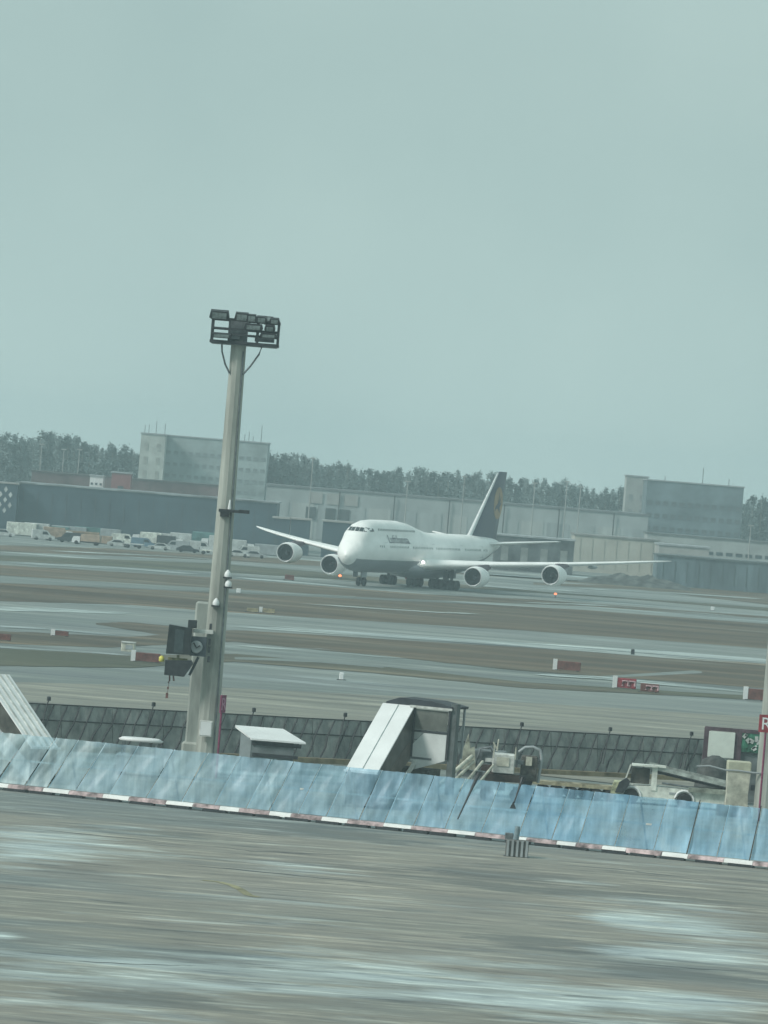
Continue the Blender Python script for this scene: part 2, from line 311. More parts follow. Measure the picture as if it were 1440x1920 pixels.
# ------------------------------------------------------------------ jumbo jet
def jumbo():
    nose = P(648, 1037, 797); T = thing('jumbo_jet', 'white four-engined jumbo jet with dark blue tail taxiing on the far taxiway', 'airplane', (nose.x, nose.y, 0), R(90 - 20.0))
    fus = mat('airliner_white', (.93, .94, .92), .4, .07, .45)
    navy = mat('tail_navy', (.008, .013, .045), .4, .2, .3)
    yel = mat('tail_yellow', (.34, .22, .11), .5, .15, .5)
    bare = mat('bare_metal', (.5, .52, .54), .3, .1, 1, metal=.7)
    #      x    w    bottom mid  top  hump
    ST = [(0, .06, 4.72, 4.78, 4.84, 0), (.25, .62, 4.15, 4.8, 5.45, 0), (.7, 1.15, 3.65, 4.9, 6.1, 0), (1.4, 1.72, 3.15, 5.05, 6.9, 0), (2.4, 2.27, 2.75, 5.2, 7.6, 8.0),
          (3.4, 2.6, 2.5, 5.35, 8.1, 8.9), (4.4, 2.85, 2.36, 5.45, 8.4, 9.65), (5.6, 3.05, 2.26, 5.5, 8.6, 10.15), (7.2, 3.18, 2.2, 5.55, 8.8, 10.45), (9.5, 3.25, 2.2, 5.6, 8.9, 10.6),
          (14, 3.25, 2.2, 5.6, 8.95, 10.65), (22, 3.25, 2.2, 5.6, 8.95, 10.62), (25, 3.25, 2.2, 5.6, 8.95, 10.4), (28, 3.25, 2.2, 5.6, 8.95, 10.0), (31, 3.25, 2.2, 5.6, 8.95, 9.55), (34.5, 3.25, 2.2, 5.6, 8.95, 9.1), (38, 3.25, 2.2, 5.6, 8.95, 8.9), (45, 3.25, 2.2, 5.6, 8.95, 0),
          (51, 3.2, 2.3, 5.65, 8.95, 0), (56, 3.0, 2.85, 5.85, 8.95, 0), (61, 2.55, 3.75, 6.2, 8.92, 0), (65.5, 1.95, 4.8, 6.7, 8.85, 0), (69.5, 1.3, 5.8, 7.1, 8.65, 0), (72.5, .75, 6.5, 7.4, 8.35, 0), (74.4, .3, 7.0, 7.5, 8.0, 0), (75.0, .08, 7.3, 7.5, 7.7, 0)]
    def interp(x):
        for a, b in zip(ST, ST[1:]):
            if a[0] <= x <= b[0]:
                t = (x - a[0]) / (b[0] - a[0]); return [u + (v - u) * t for u, v in zip(a, b)]
        return list(ST[-1])
    def rad(s, th):                         # radial distance of the skin from the section centre
        _, w_, b, c, t, h = s; co, si = math.cos(th), math.sin(th)
        hv = (t - c) if si > 0 else (c - b)
        r = 1 / math.sqrt((co / w_) ** 2 + (si / max(hv, .01)) ** 2)
        if h > t and si > 0:
            ru = min(2.25, w_ * .8); du = h - ru - c; q = ru * ru - du * du * co * co
            if q > 0:
                r2 = du * si + math.sqrt(q)
                if r2 > r: r = r2
                else: r = r + max(0, .25 - abs(r - r2)) * .2
        return r
    def skin_y(x, z):                       # half width at height z
        s = interp(x); lo, hi = 0, math.pi / 2
        if z < s[3]: lo, hi = -math.pi / 2, 0
        for _ in range(30):
            th = (lo + hi) / 2
            if s[3] + rad(s, th) * math.sin(th) < z: lo = th
            else: hi = th
        return rad(s, th) * math.cos(th)
    xs = []
    for a, b in zip(ST, ST[1:]):
        k = 3 if b[0] - a[0] < 6 else 5
        xs += [a[0] + (b[0] - a[0]) * i / k for i in range(k)]
    xs.append(75.0); rs = []
    for x in xs:
        s = interp(x); rs.append([(x, math.cos(t) * rad(s, t), s[3] + math.sin(t) * rad(s, t)) for t in [k * math.tau / 40 for k in range(40)]])
    body = MB().rings(rs, smooth=True).build('fuselage', fus, T)
    # grey belly skin on the lower hull, darkened to paint in underside shade
    grey = mat('shaded_belly_grey', (.27, .295, .32), .4, .08, .3); mb = MB(); q = []
    for x in xs[8:-8]:
        s = interp(x); q.append([(x, math.cos(t) * (rad(s, t) + .012), s[3] + math.sin(t) * (rad(s, t) + .012)) for t in [-math.pi + R(22) + k * (math.pi - R(44)) / 16 for k in range(17)]])
    mb.rings(q, closed=False, smooth=True).build('belly_skin', grey, T)
    # wing-body fairing in the same shade-darkened grey
    mb = MB(); q = []
    for x, w_, d in ((24, 2.2, .1), (26.5, 3.3, .55), (30, 3.7, .75), (38, 3.8, .8), (43, 3.4, .6), (47, 2.3, .1)):
        q.append([(x, w_ * math.cos(t), 3.2 + math.sin(t) * (1.0 + d)) for t in [k * math.tau / 20 for k in range(20)]])
    mb.rings(q, smooth=True).build('wing_fairing', grey, T)
    # cockpit glass
    mb = MB()
    for sy in (-1, 1):
        for x0, x1, y0, y1 in ((0, 0, .06, .62), (0, 0, .7, 1.22), (0, 0, 1.3, 1.72)):
            vs = []
            for yy, zz in ((y0, 8.72), (y1, 8.68), (y1, 9.28), (y0, 9.36)):
                lo, hi = 1.5, 8
                for _ in range(30):
                    xm = (lo + hi) / 2; s = interp(xm)
                    if max(s[4], s[5]) < zz or skin_y(xm, zz) < yy: lo = xm
                    else: hi = xm
                vs.append((xm - .04, sy * yy, zz + .02))
            mb.add(vs + [(a + .12, b, c - .03) for a, b, c in vs], [(0, 1, 2, 3), (7, 6, 5, 4), (0, 4, 5, 1), (1, 5, 6, 2), (2, 6, 7, 3), (3, 7, 4, 0)])
        vs = []
        for xx, zz in ((5.0, 8.75), (6.5, 8.8), (6.4, 9.28), (5.1, 9.3)):
            vs.append((xx, sy * (skin_y(xx, zz) + .02), zz))
        mb.add(vs, [(0, 1, 2, 3)])
    mb.build('cockpit_window', glassd, T)
    # cabin windows: one mesh each, shared
    wm = MB(); wm.cham((0, 0, 0), (.24, .05, .36), .02)
    base = None
    def win(x, z, sy):
        nonlocal base
        y = skin_y(x, z); dy = (skin_y(x, z + .1) - skin_y(x, z - .1)) / .2
        if base is None: o = base = wm.build('window', glassd, T)
        else: o = base.copy(); col.objects.link(o); o.parent = T
        o.location = (x, sy * (y + .0), z); o.rotation_euler = (math.atan(dy) * -sy, 0, 0)
    doors = [10.5, 21.5, 33, 47, 58]
    x = 7.5
    while x < 62:
        if min(abs(x - d) for d in doors) > .9: win(x, 6.55, -1)
        x += .76
    x = 8.5
    while x < 26: win(x, 9.15, -1); x += .72
    # doors
    for d in doors:
        y = skin_y(d, 6.3); mb = MB()
        mb.tube([(d - .55, -y - .0, 5.3), (d - .55, -skin_y(d, 7.2), 7.2), (d + .55, -skin_y(d, 7.2), 7.2), (d + .55, -y, 5.3), (d - .55, -y, 5.3)], .045, 5)
        mb.build('door', greyp, T)
    # airline name, wrapped on to the skin
    cu = bpy.data.curves.new('title', 'FONT'); cu.body = 'Lufthansa'; cu.size = 1.9; cu.extrude = .01; cu.resolution_u = 2
    to = bpy.data.objects.new('title', cu); col.objects.link(to)
    dg = bpy.context.evaluated_depsgraph_get(); me = bpy.data.meshes.new_from_object(to.evaluated_get(dg)); bpy.data.objects.remove(to)
    wd = max(v.co.x for v in me.vertices)
    for v in me.vertices:
        x = 11.8 + v.co.x / wd * 9.8; z = 7.15 + v.co.y * .95
        v.co = (x, -(skin_y(x, z) + .05 + v.co.z), z)
    me.materials.clear(); me.materials.append(navy)
    o = bpy.data.objects.new('airline_name', me); col.objects.link(o); o.parent = T
    # wings
    def foil(xle, ch, y, z, th, n=9, vertical=False):
        up_, lo_ = [], []
        for k in range(n):
            t = 1 - math.cos(k / (n - 1) * math.pi / 2); h = 5 * th * (.2969 * math.sqrt(t) - .126 * t - .3516 * t * t + .2843 * t ** 3 - .1015 * t ** 4) * ch
            up_.append((xle + t * ch, h)); lo_.append((xle + t * ch, -h * (1 if vertical else .75)))
        pr = up_ + lo_[::-1][:-1]
        return [(a, y, z + b) if not vertical else (a, b + y, z) for a, b in pr]
    def wingz(y): return 3.75 + (y - 3.2) * .088 + max(0, y - 12) ** 2 * .0012
    WS = [(0.5, 24.2, 16.5, .145), (3.2, 26.3, 14.6, .145), (7.8, 29.9, 11.8, .14), (12.9, 33.7, 9.4, .13), (22.8, 41.3, 6.6, .125), (30.3, 47.2, 4.9, .115), (33.4, 49.9, 4.0, .115), (35.5, 52.3, 2.7, .11), (36.8, 54.4, 1.2, .10)]
    for sy in (-1, 1):
        mb = MB().rings([foil(a, c, sy * y, wingz(y), t) for y, a, c, t in WS], smooth=True); wg = mb.build('wing', fus, T)
        for y in (8.5, 15.5, 19, 25):
            f = MB(); z = wingz(y) - .45; xt = [s for s in WS if s[0] <= y][-1]; xe = xt[1] + (y - xt[0]) * .86 + 4.0
            f.lathe([(0, .05), (.8, .25), (2.4, .33), (4.2, .25), (5.4, .04)], (xe, sy * y, z), 'x', 8); f.build('flap_fairing', greyp, wg)
        # stabiliser
        MB().rings([foil(62.5, 8.6, sy * .4, 7.5, .10), foil(63.8, 7.6, sy * 1.6, 7.6, .10), foil(71.3, 3.0, sy * 11.1, 8.85, .09), foil(72.4, 1.6, sy * 11.4, 8.9, .07)], smooth=True).build('stabiliser', fus, T)
        MB().lathe([(0, .05), (.02, .26), (.3, .2)], (25.6, sy * 3.95, 4.3), 'x', 14).build('landing_light', mat('lamp_glow' if sy < 0 else 'lamp_dim', (1, .97, .9), emit=5 if sy < 0 else .6), T)
        for y, x0, z in ((12.4, 26.2, 2.6), (23.1, 33.6, 3.8)):
            e = MB().lathe([(0, 1.38), (-.12, 1.47), (0.0, 1.56), (.5, 1.68), (1.5, 1.74), (2.8, 1.68), (4.2, 1.42), (4.6, 1.34), (4.55, 1.2), (3.6, 1.2)], (x0, sy * y, z), 'x', 28).build('engine', fus, T)
            MB().lathe([(.05, 1.58), (-.06, 1.52), (-.12, 1.45), (.0, 1.385), (.06, 1.38)], (x0, sy * y, z), 'x', 28).build('intake_lip', bare, e)
            MB().lathe([(.06, 1.375), (.4, 1.345), (1.25, 1.335)], (x0, sy * y, z), 'x', 28).build('intake_lining', mat('lining_black', (.01, .012, .016), .7, .2, 2), e)
            f = MB()
            for k in range(18):
                a = k * math.tau / 18; c, s_ = math.cos(a), math.sin(a)
                f.add([(x0 + 1.0, sy * y + c * .4 - s_ * .08, z + s_ * .4 + c * .08), (x0 + 1.15, sy * y + c * .4 + s_ * .1, z + s_ * .4 - c * .1), (x0 + 1.15, sy * y + c * 1.31 + s_ * .2, z + s_ * 1.31 - c * .2), (x0 + .95, sy * y + c * 1.31 - s_ * .12, z + s_ * 1.31 + c * .12)], [(0, 1, 2, 3)])
            f.lathe([(1.25, .02), (1.25, 1.33)], (x0, sy * y, z), 'x', 20); f.build('fan', mat('fan_black', (.008, .01, .014), .5, .2, 2), e)
            MB().lathe([(.45, .02), (.6, .16), (.85, .33), (1.1, .42)], (x0, sy * y, z), 'x', 14).build('spinner', darkm, e)
            MB().lathe([(3.6, 1.0), (4.6, .85), (5.9, .6), (5.85, .5), (6.9, .06)], (x0, sy * y, z), 'x', 18).build('exhaust_nozzle', mat('exhaust_shade', (.07, .05, .075), .5, .3, 2), e)  # purple shade behind the engine is put into the nozzle colour
            zt = wingz(y); xl = x0 + 7.0
            MB().prism([(x0 + 1.6, z + 1.6), (x0 + 3.4, z + 1.95), (xl, zt + .1), (xl + 2.6, zt - .1), (xl - .8, z + .9), (x0 + 4.2, z + .9)], .42, 'y', (0, sy * y, 0)).build('pylon', mat('pylon_shade', (.13, .09, .12), .5, .2, 1), T)  # plum tone paints in the shade behind the nacelle
    # fin
    fin = MB().rings([foil(58.0, 14.8, 0, 8.3, .10, vertical=True), foil(59.0, 14.0, 0, 9.0, .10, vertical=True), foil(71.2, 4.8, 0, 19.7, .09, vertical=True), foil(72.0, 3.9, 0, 20.0, .05, vertical=True)], smooth=True).build('tail_fin', navy, T)
    MB().rings([foil(57.2, 2.6, 0, 8.6, .30, vertical=True), foil(58.5, 2.3, 0, 9.1, .30, vertical=True), foil(70.9, 1.0, 0, 19.7, .24, vertical=True)], smooth=True).build('fin_leading_edge', white, fin)
    for sy in (-1, 1):
        mb = MB(); cx, cz, n = 71.35, 14.6, 28; zz = []
        ring_ = [(cx + math.cos(k * math.tau / n) * 2.25, cz + math.sin(k * math.tau / n) * 2.75) for k in range(n)]
        mb.prism(ring_, .03, 'y', (0, sy * .44, 0)); mb.build('tail_disc', yel, fin)
        bird = [(69.7, 13.2), (70.4, 13.6), (71.2, 13.7), (72.4, 12.9), (72.0, 13.9), (73.0, 14.8), (72.2, 14.6), (72.6, 15.9), (71.8, 14.8), (71.6, 16.4), (71.2, 14.7), (70.6, 14.3), (69.9, 13.9)]
        MB().prism(bird, .03, 'y', (0, sy * .475, 0)).build('crane_emblem', navy, fin)
    # undercarriage
    def wheel(mb, x, y, z, r=.7, t=.5): mb.lathe([(-t / 2, r * .5), (-t / 2, r * .86), (-t * .3, r), (t * .3, r), (t / 2, r * .86), (t / 2, r * .5)], (x, y, z), 'y', 16, cap=True)
    g = MB(); g.tube([(8, 0, 2.6), (8, 0, .62)], .16); g.tube([(8.1, -.45, .62), (8.1, .45, .62)], .09); g.tube([(8, 0, 1.2), (9.7, 0, 2.6)], .09)
    g = g.build('nose_gear', greyp, T)
    for s_ in (-.46, .46): b = MB(); wheel(b, 8.1, s_, .7); b.build('wheel', rubber, g)
    for s_ in (-.75, .75): MB().box((7.2, s_, 2.0), (2.2, .06, 1.2)).build('gear_door', grey, g)
    for x, y in ((35.8, -5.5), (35.8, 5.5), (38.9, -1.95), (38.9, 1.95)):
        g = MB(); g.tube([(x, y, 3.6), (x, y, .7)], [.3, .24]); g.tube([(x - 1.0, y, .66), (x + 1.0, y, .66)], .17); g.tube([(x, y, 1.6), (x + 1.8 if abs(y) > 3 else x + 2, y * .7, 3.2)], .14)
        g.box((x, y, 2.5), (1.1, 1.0, 1.2)); g.tube([(x, y, 1.5), (x - 1.7, y, 3.1)], .12)
        g = g.build('main_gear', darkm, T)
        for dx in (-.9, .9):
            for dy in (-.66, .66): b = MB(); wheel(b, x + dx, y + dy, .78, .78, .68); b.build('wheel', rubber, g)
        MB().box((x - .1, y + (.95 if y < 0 else -.95), 2.25), (2.8, .07, 1.5)).build('gear_door', mat('door_dark', (.09, .10, .11), .6, .2, 1), g)
    MB().tube([(29, 0, 1.55), (29, 0, 1.25)], [.2, .1]).build('beacon_lamp', redp, T)
    return T
jumbo()

# ------------------------------------------------------------------ floodlight mast
def mast():
    kz = lambda z: 24.72 + (z - 24.5) * .76; kx = lambda x: x * .93 + .32
    T = thing('floodlight_mast', 'tall tan concrete floodlight mast left of the aircraft with its whole lamp cage in view', 'light mast', (0, 0, 0), 0, 'concrete floodlight masts')
    n = 12; rs = []
    for z, r in ((0, .62), (4, .60), (12, .54), (20, .47), (24.9, .43)):
        rs.append([(math.cos(k * math.tau / n) * r, math.sin(k * math.tau / n) * r, z) for k in range(n)])
    MB().rings(rs, smooth=False).build('pole', concrete, T)
    c = MB(); X, Y = 2.02, .95
    for z, t in ((24.55, .16), (25.15, .09), (25.55, .10), (26.25, .14)):
        z = kz(z)
        for s_ in (-1, 1):
            c.box((kx(0), s_ * Y, z), (2 * X * .93, t, t)); c.box((kx(s_ * X), 0, z), (t, 2 * Y - .02, t * .96))
    for x in (-X, -.95, .75, X):
        for s_ in (-1, 1): c.box((kx(x * .998), s_ * Y * .995, kz(25.4)), (.11, .1, 1.33))
    c.build('cage_rail', darkm, T)
    d = MB(); d.box((kx(0), 0, kz(24.42)), (2 * X * .92, 2 * Y - .1, .06)); d.box((kx(-1.1), -.5, kz(25.0)), (1.5, .7, .27)); d.box((-.1, .1, kz(25.35)), (1.1, .9, 1.25)); d.box((kx(1.2), .2, kz(24.95)), (1.1, .8, .24)); d.build('cage_floor', steel, T)
    def lamp(x, y, z, wd, h, tilt):
        b = MB(); b.prism([(-wd / 2, h / 2), (wd / 2, h / 2), (wd / 2 + .08, -h / 2 + .12), (wd / 2 - .1, -h / 2), (-wd / 2 + .1, -h / 2), (-wd / 2 - .08, -h / 2 + .12)][::-1], .35, 'y', (0, 0, 0))
        o = b.build('floodlight', darkm, T); o.location = (kx(x), y, kz(z)); o.rotation_euler = (tilt, 0, 0); o.scale = (.95, 1, .8)
        f = MB(); f.box((0, -.19, 0), (wd * .8, .03, h * .7)); f.build('lamp_glass', mat('lamp_lens', (.20, .24, .24), .25, .3, 4), o)
    lamp(-1.62, -1.0, 26.52, 1.05, .62, .35); lamp(-.25, -1.0, 26.5, .75, .6, .25); lamp(.35, -1.02, 26.45, .5, .55, .2); lamp(.95, -1.0, 26.42, .55, .45, .3); lamp(1.75, -1.0, 26.38, .5, .4, .3)
    lamp(.5, -1.1, 25.8, 1.0, .42, .2); lamp(1.5, -1.05, 25.85, .5, .45, .5); lamp(1.45, -1.05, 25.25, .9, .28, .2); lamp(-1.4, -1.05, 25.0, 1.1, .3, .2)
    lamp(0, 1.05, 26.45, .6, .5, -.3); lamp(1.3, 1.05, 26.45, .6, .5, -.3)
    for s_ in (-1, 1):
        b = MB(); b.tube([(s_ * 1.15 + .2, -.5, 24.7), (s_ * 1.05 + .15, -.48, 24.2), (s_ * .72 + .05, -.42, 23.5), (s_ * .38, -.3, 23.0)], .055, 6); b.build('strut', steel, T)
    # ladder cable conduit and fittings
    b = MB(); b.tube([(.42, -.45, .5), (.36, -.4, 12), (.3, -.34, 24.3)], .05, 5); b.build('conduit', steel, T)
    return T
mD = 288
p = GD(383, mD); M1 = mast(); M1.location = (p.x, p.y, 0)
def zat(x, y, D): return P(x, y, D).z
# fittings that hang on the first mast
def fitting(x, y, nm, label, D=mD - .75):
    q = P(x, y, D); return q
q = P(430, 958, mD - .6)
g = MB(); g.box((0, 0, 0), (1.2, .5, .16)); g.box((-.25, 0, -.2), (.5, .4, .3)); g.tube([(0, 0, .0), (1.0, -.1, .05)], .05); g.box((.85, -.1, .02), (.6, .3, .2)); g = g.build('clamp', darkm, M1)
g.location = q - Vector((p.x, p.y, 0))
g2 = MB(); g2.lathe([(0, .09), (.05, .1), (.5, .04), (.55, .01)], (0, 0, 0), 'z', 10, cap=True); g2 = g2.build('aerial', white, g); g2.location = (0, -.15, .1)
for (x, y) in ((427, 1078), (428, 1096), (405, 1131)):
    q = P(x, y, mD - .7)
    b = MB(); b.box((0, .3, -.12), (.12, .5, .08)); b.box((0, 0, -.16), (.5, .3, .09)); b = b.build('bracket', darkm, M1); b.location = q - Vector((p.x, p.y, 0))
    c = MB(); c.lathe([(-.12, .17), (0, .2), (.14, .16), (.28, .05), (.3, .01)], (0, 0, 0), 'z', 10, cap=True); c.build('spotlight', white, b)
M2 = place(M1, (GD(1431, mD + 2).x, mD + 2, 0), 0, 'tan concrete mast cut off by the right edge of the photo')
for ch in list(M2.children):
    if ch.name.startswith('bracket'):
        for k in list(ch.children): bpy.data.objects.remove(k)
        bpy.data.objects.remove(ch)
# switch box on the mast
q = P(386, 1366, mD - .9); b = tag(MB().cham((0, 0, 0), (.74, .3, .9), .03).build('switch_box', offwhite), 'small white switch box fixed low on the mast', 'box'); b.location = q
MB().box((.0, -.16, 0), (.6, .02, .76)).build('lid', white, b)
# red sign boards beside each mast
def red_sign(x, y, D, rz, label, h=1.0):
    q = P(x, y, D); T = thing('stand_sign', label, 'sign', (q.x, q.y, 0), rz, 'red stand signs on posts')
    MB().tube([(0, .06, 0), (0, .06, q.z + h / 2)], .06).build('post', magenta, T)
    MB().box((0, 0, q.z), (.85 if rz == 0 else .6, .08, h)).build('board', redp if rz == 0 else magenta, T)
    cu = bpy.data.curves.new('t', 'FONT'); cu.body = 'R'; cu.size = 1.0; cu.extrude = .01
    to = bpy.data.objects.new('t', cu); col.objects.link(to)
    me = bpy.data.meshes.new_from_object(to.evaluated_get(bpy.context.evaluated_depsgraph_get())); bpy.data.objects.remove(to)
    me.transform(Matrix.Translation((-.32, -.06, q.z - .34)) @ Matrix.Rotation(R(90), 4, 'X')); me.materials.clear(); me.materials.append(white if rz == 0 else mat('faded_pink', (.5, .25, .35), .7, .2, 2))
    o = bpy.data.objects.new('letter', me); col.objects.link(o); o.parent = T
red_sign(418, 1320, mD - 1.0, R(64), 'narrow magenta sign seen edge-on beside the left mast')
red_sign(1437, 1357, mD - .5, 0, 'red sign with white letter beside the mast on the right edge')

# ------------------------------------------------------------------ column with docking display
q = GD(358, 291); H = zat(378, 1128, 291)
C_ = thing('concrete_column', 'shorter pale concrete column standing just left of the tall mast', 'column', (q.x, q.y, 0))
b = MB(); b.cham((0, 0, H / 2), (.95, .95, H), .1); b.build('shaft', concrete2, C_)
b = MB(); b.cham((.1, 0, .9), (1.5, 1.5, 1.8), .12); b.build('footing', concrete, C_)
MB().box((.35, -.5, H * .45), (.10, .06, H * .8)).build('cable_duct', greyp, C_)
Dd = 287
def L3(x, y, D=Dd): return P(x, y, D)
o0 = L3(342, 1215); T = thing('docking_display', 'black hooded docking display with lower box hung from the pale column', 'display', (o0.x, o0.y, o0.z - 1.5))
def rel(x, y, D=Dd): return L3(x, y, D) - Vector(T.location)
a = rel(338, 1200); b = MB()
b.prism([(-.68, .84), (.62, .72), (.66, -.78), (-.74, -.82)][::-1], .9, 'y', a); b.build('hood', mat('display_black', (.022, .028, .03), .45, .3, 2), T)
b = MB(); b.box(a + Vector((-.05, -.46, -.05)), (.5, .03, 1.3)); b.build('screen', mat('screen_dark', (.05, .07, .075), .3, .3, 2), T)
b = MB(); b.cham(rel(361, 1170), (.5, .5, .46), .03); b.build('sensor_box', darkm, T)
a = rel(335, 1253); b = MB(); b.prism([(-.78, .42), (.7, .5), (.8, .3), (.35, -.45), (-.78, -.42)][::-1], .7, 'y', a); b.build('lower_box', darkm, T)
b = MB(); b.box(rel(330, 1236) + Vector((.1, .05, 0)), (1.1, .3, .16)); b.tube([rel(334, 1228), rel(334, 1240)], .08); b.build('hinge_bar', mat('khaki', (.25, .24, .12), .6, .4, 5), T)
b = MB(); b.lathe([(-.14, .1), (-.1, .16), (.12, .15), (.2, .05)], rel(303, 1236), 'z', 10, cap=True); b.build('warning_lamp', yellowp, T)
b = MB(); b.box(rel(381, 1184, Dd + .3), (1.15, .5, .2)); b.build('support_arm', offwhite, T)
b = MB(); b.box(rel(372, 1212, Dd + .2), (.9, .5, 1.1)); b.tube([rel(355, 1266, Dd + .3), rel(372, 1232, Dd + .3)], .08); b.build('mounting_plate', mat('slate', (.06, .075, .09), .5, .3, 2), T)
b = MB(); b.lathe([(-.1, .3), (-.06, .36), (.08, .36), (.1, .33)], rel(368, 1213, Dd - .1), 'y', 20, cap=True); b.build('dial', greyp, T)
b = MB(); c_ = rel(368, 1213, Dd - .25); b.tube([c_ + Vector((-.15, 0, .22)), c_ + Vector((.02, 0, -.06)), c_ + Vector((.2, 0, .1))], .045, 5); b.build('dial_hand', darkm, T)
b = MB(); b.tube([rel(318, 1266), rel(318, 1276), rel(315, 1280)], .05, 5); b.tube([rel(325, 1266), rel(326, 1277)], .05, 5); b.tube([rel(317, 1278), rel(313, 1306)], .012, 4); b.box(rel(315, 1290), (.1, .1, .14)); b.box(rel(313, 1304), (.14, .1, .3)); b.build('hanging_chain', dullred, T)
# dark cable brackets along the column
for x, y in ((395, 1175), (393, 1203), (392, 1218), (391, 1236)): MB().box(P(x, y, 287.1) - Vector((p.x, p.y, 0)), (.14, .1, .34)).build('cable_clip', darkm, M1)

# ------------------------------------------------------------------ blue translucent screen fence
def screen_mat():
    M = bpy.data.materials.new('blue_translucent_sheet'); M.use_nodes = True; nt = M.node_tree; L = nt.links.new; nt.nodes.clear()
    g = N(nt, 'ShaderNodeNewGeometry')
    def noise(sc, st, o, det=5):
        mp = N(nt, 'ShaderNodeMapping'); mp.inputs['Scale'].default_value = st; mp.inputs['Location'].default_value = (o, 0, 0)
        n = N(nt, 'ShaderNodeTexNoise'); n.inputs['Scale'].default_value = sc; n.inputs['Detail'].default_value = det; n.inputs['Roughness'].default_value = .6
        L(g.outputs['Position'], mp.inputs['Vector']); L(mp.outputs['Vector'], n.inputs['Vector']); return n.outputs['Fac']
    r = N(nt, 'ShaderNodeValToRGB'); e = r.color_ramp.elements
    e[0].position = .33; e[0].color = (.20, .42, .60, 1); e[1].position = .6; e[1].color = (.31, .53, .69, 1); k = e.new(.74); k.color = (.42, .60, .70, 1)
    L(noise(.55, (1, .1, .8), 5), r.inputs['Fac'])
    # greyer towards the left end, where the sheet is older and more scratched
    sx = N(nt, 'ShaderNodeSeparateXYZ'); L(g.outputs['Position'], sx.inputs[0])
    mr = N(nt, 'ShaderNodeMapRange'); mr.inputs['From Min'].default_value = -15; mr.inputs['From Max'].default_value = 8; mr.inputs['To Min'].default_value = .85; mr.inputs['To Max'].default_value = 0
    L(sx.outputs['X'], mr.inputs['Value'])
    nn = N(nt, 'ShaderNodeMath', operation='MULTIPLY_ADD'); L(noise(.35, (1, .1, 1), 77), nn.inputs[0]); nn.inputs[1].default_value = 1.2; nn.inputs[2].default_value = .35
    m0 = N(nt, 'ShaderNodeMath', operation='MULTIPLY', use_clamp=True); L(mr.outputs['Result'], m0.inputs[0]); L(nn.outputs[0], m0.inputs[1])
    gm = N(nt, 'ShaderNodeMix', data_type='RGBA'); L(m0.outputs[0], gm.inputs['Factor']); L(r.outputs['Color'], gm.inputs['A']); gm.inputs['B'].default_value = (.44, .56, .58, 1)
    # fine slanting scratches
    mp = N(nt, 'ShaderNodeMapping'); mp.inputs['Rotation'].default_value = (0, R(-24), 0); mp.inputs['Scale'].default_value = (3.2, .1, .22)
    n = N(nt, 'ShaderNodeTexNoise'); n.inputs['Scale'].default_value = 1; n.inputs['Detail'].default_value = 6; n.inputs['Roughness'].default_value = .65
    L(g.outputs['Position'], mp.inputs['Vector']); L(mp.outputs['Vector'], n.inputs['Vector'])
    r2 = N(nt, 'ShaderNodeValToRGB'); r2.color_ramp.elements[0].position = .35; r2.color_ramp.elements[0].color = (.80, .83, .86, 1); r2.color_ramp.elements[1].position = .68; r2.color_ramp.elements[1].color = (1.34, 1.28, 1.24, 1)
    L(n.outputs['Fac'], r2.inputs['Fac'])
    mu = N(nt, 'ShaderNodeMix', data_type='RGBA', blend_type='MULTIPLY'); mu.inputs['Factor'].default_value = 1; L(gm.outputs['Result'], mu.inputs['A']); L(r2.outputs['Color'], mu.inputs['B'])
    oi = N(nt, 'ShaderNodeObjectInfo'); r3 = N(nt, 'ShaderNodeValToRGB'); r3.color_ramp.elements[0].color = (.88, .9, .92, 1); r3.color_ramp.elements[1].color = (1.12, 1.1, 1.08, 1)
    L(oi.outputs['Random'], r3.inputs['Fac']); mv = N(nt, 'ShaderNodeMix', data_type='RGBA', blend_type='MULTIPLY'); mv.inputs['Factor'].default_value = 1; L(mu.outputs['Result'], mv.inputs['A']); L(r3.outputs['Color'], mv.inputs['B']); mu = mv
    b = N(nt, 'ShaderNodeBsdfPrincipled'); L(mu.outputs['Result'], b.inputs['Base Color']); b.inputs['Roughness'].default_value = .4
    t = N(nt, 'ShaderNodeBsdfTransparent'); t.inputs['Color'].default_value = (.72, .9, 1, 1)
    mf = N(nt, 'ShaderNodeMapRange'); mf.inputs['From Min'].default_value = .35; mf.inputs['From Max'].default_value = .65; mf.inputs['To Min'].default_value = .38; mf.inputs['To Max'].default_value = .74
    L(noise(.5, (1, .1, 1), 31), mf.inputs['Value'])
    ms = N(nt, 'ShaderNodeMixShader'); L(mf.outputs['Result'], ms.inputs[0]); L(t.outputs[0], ms.inputs[1]); L(b.outputs[0], ms.inputs[2])
    o = N(nt, 'ShaderNodeOutputMaterial'); L(ms.outputs[0], o.inputs['Surface']); return M
scr = screen_mat()
wa = G(-60, 1476, .0); wb = G(1500, 1638, .0)
FT = thing('blue_screen_fence', 'long translucent blue screen fence on a red and white barrier base', 'fence', (wa.x, wa.y, 0), math.atan2(wb.y - wa.y, wb.x - wa.x))
WL = (wb - wa).length; WH = 3.0
def lean(t): return .42 * (1 - t) ** 1.0 + .08        # sheets are laced on slanting struts, steeper to the right
xs_ = []; x = -1.5
while x < WL + 1: xs_.append(x); x += random.uniform(1.25, 2.1)
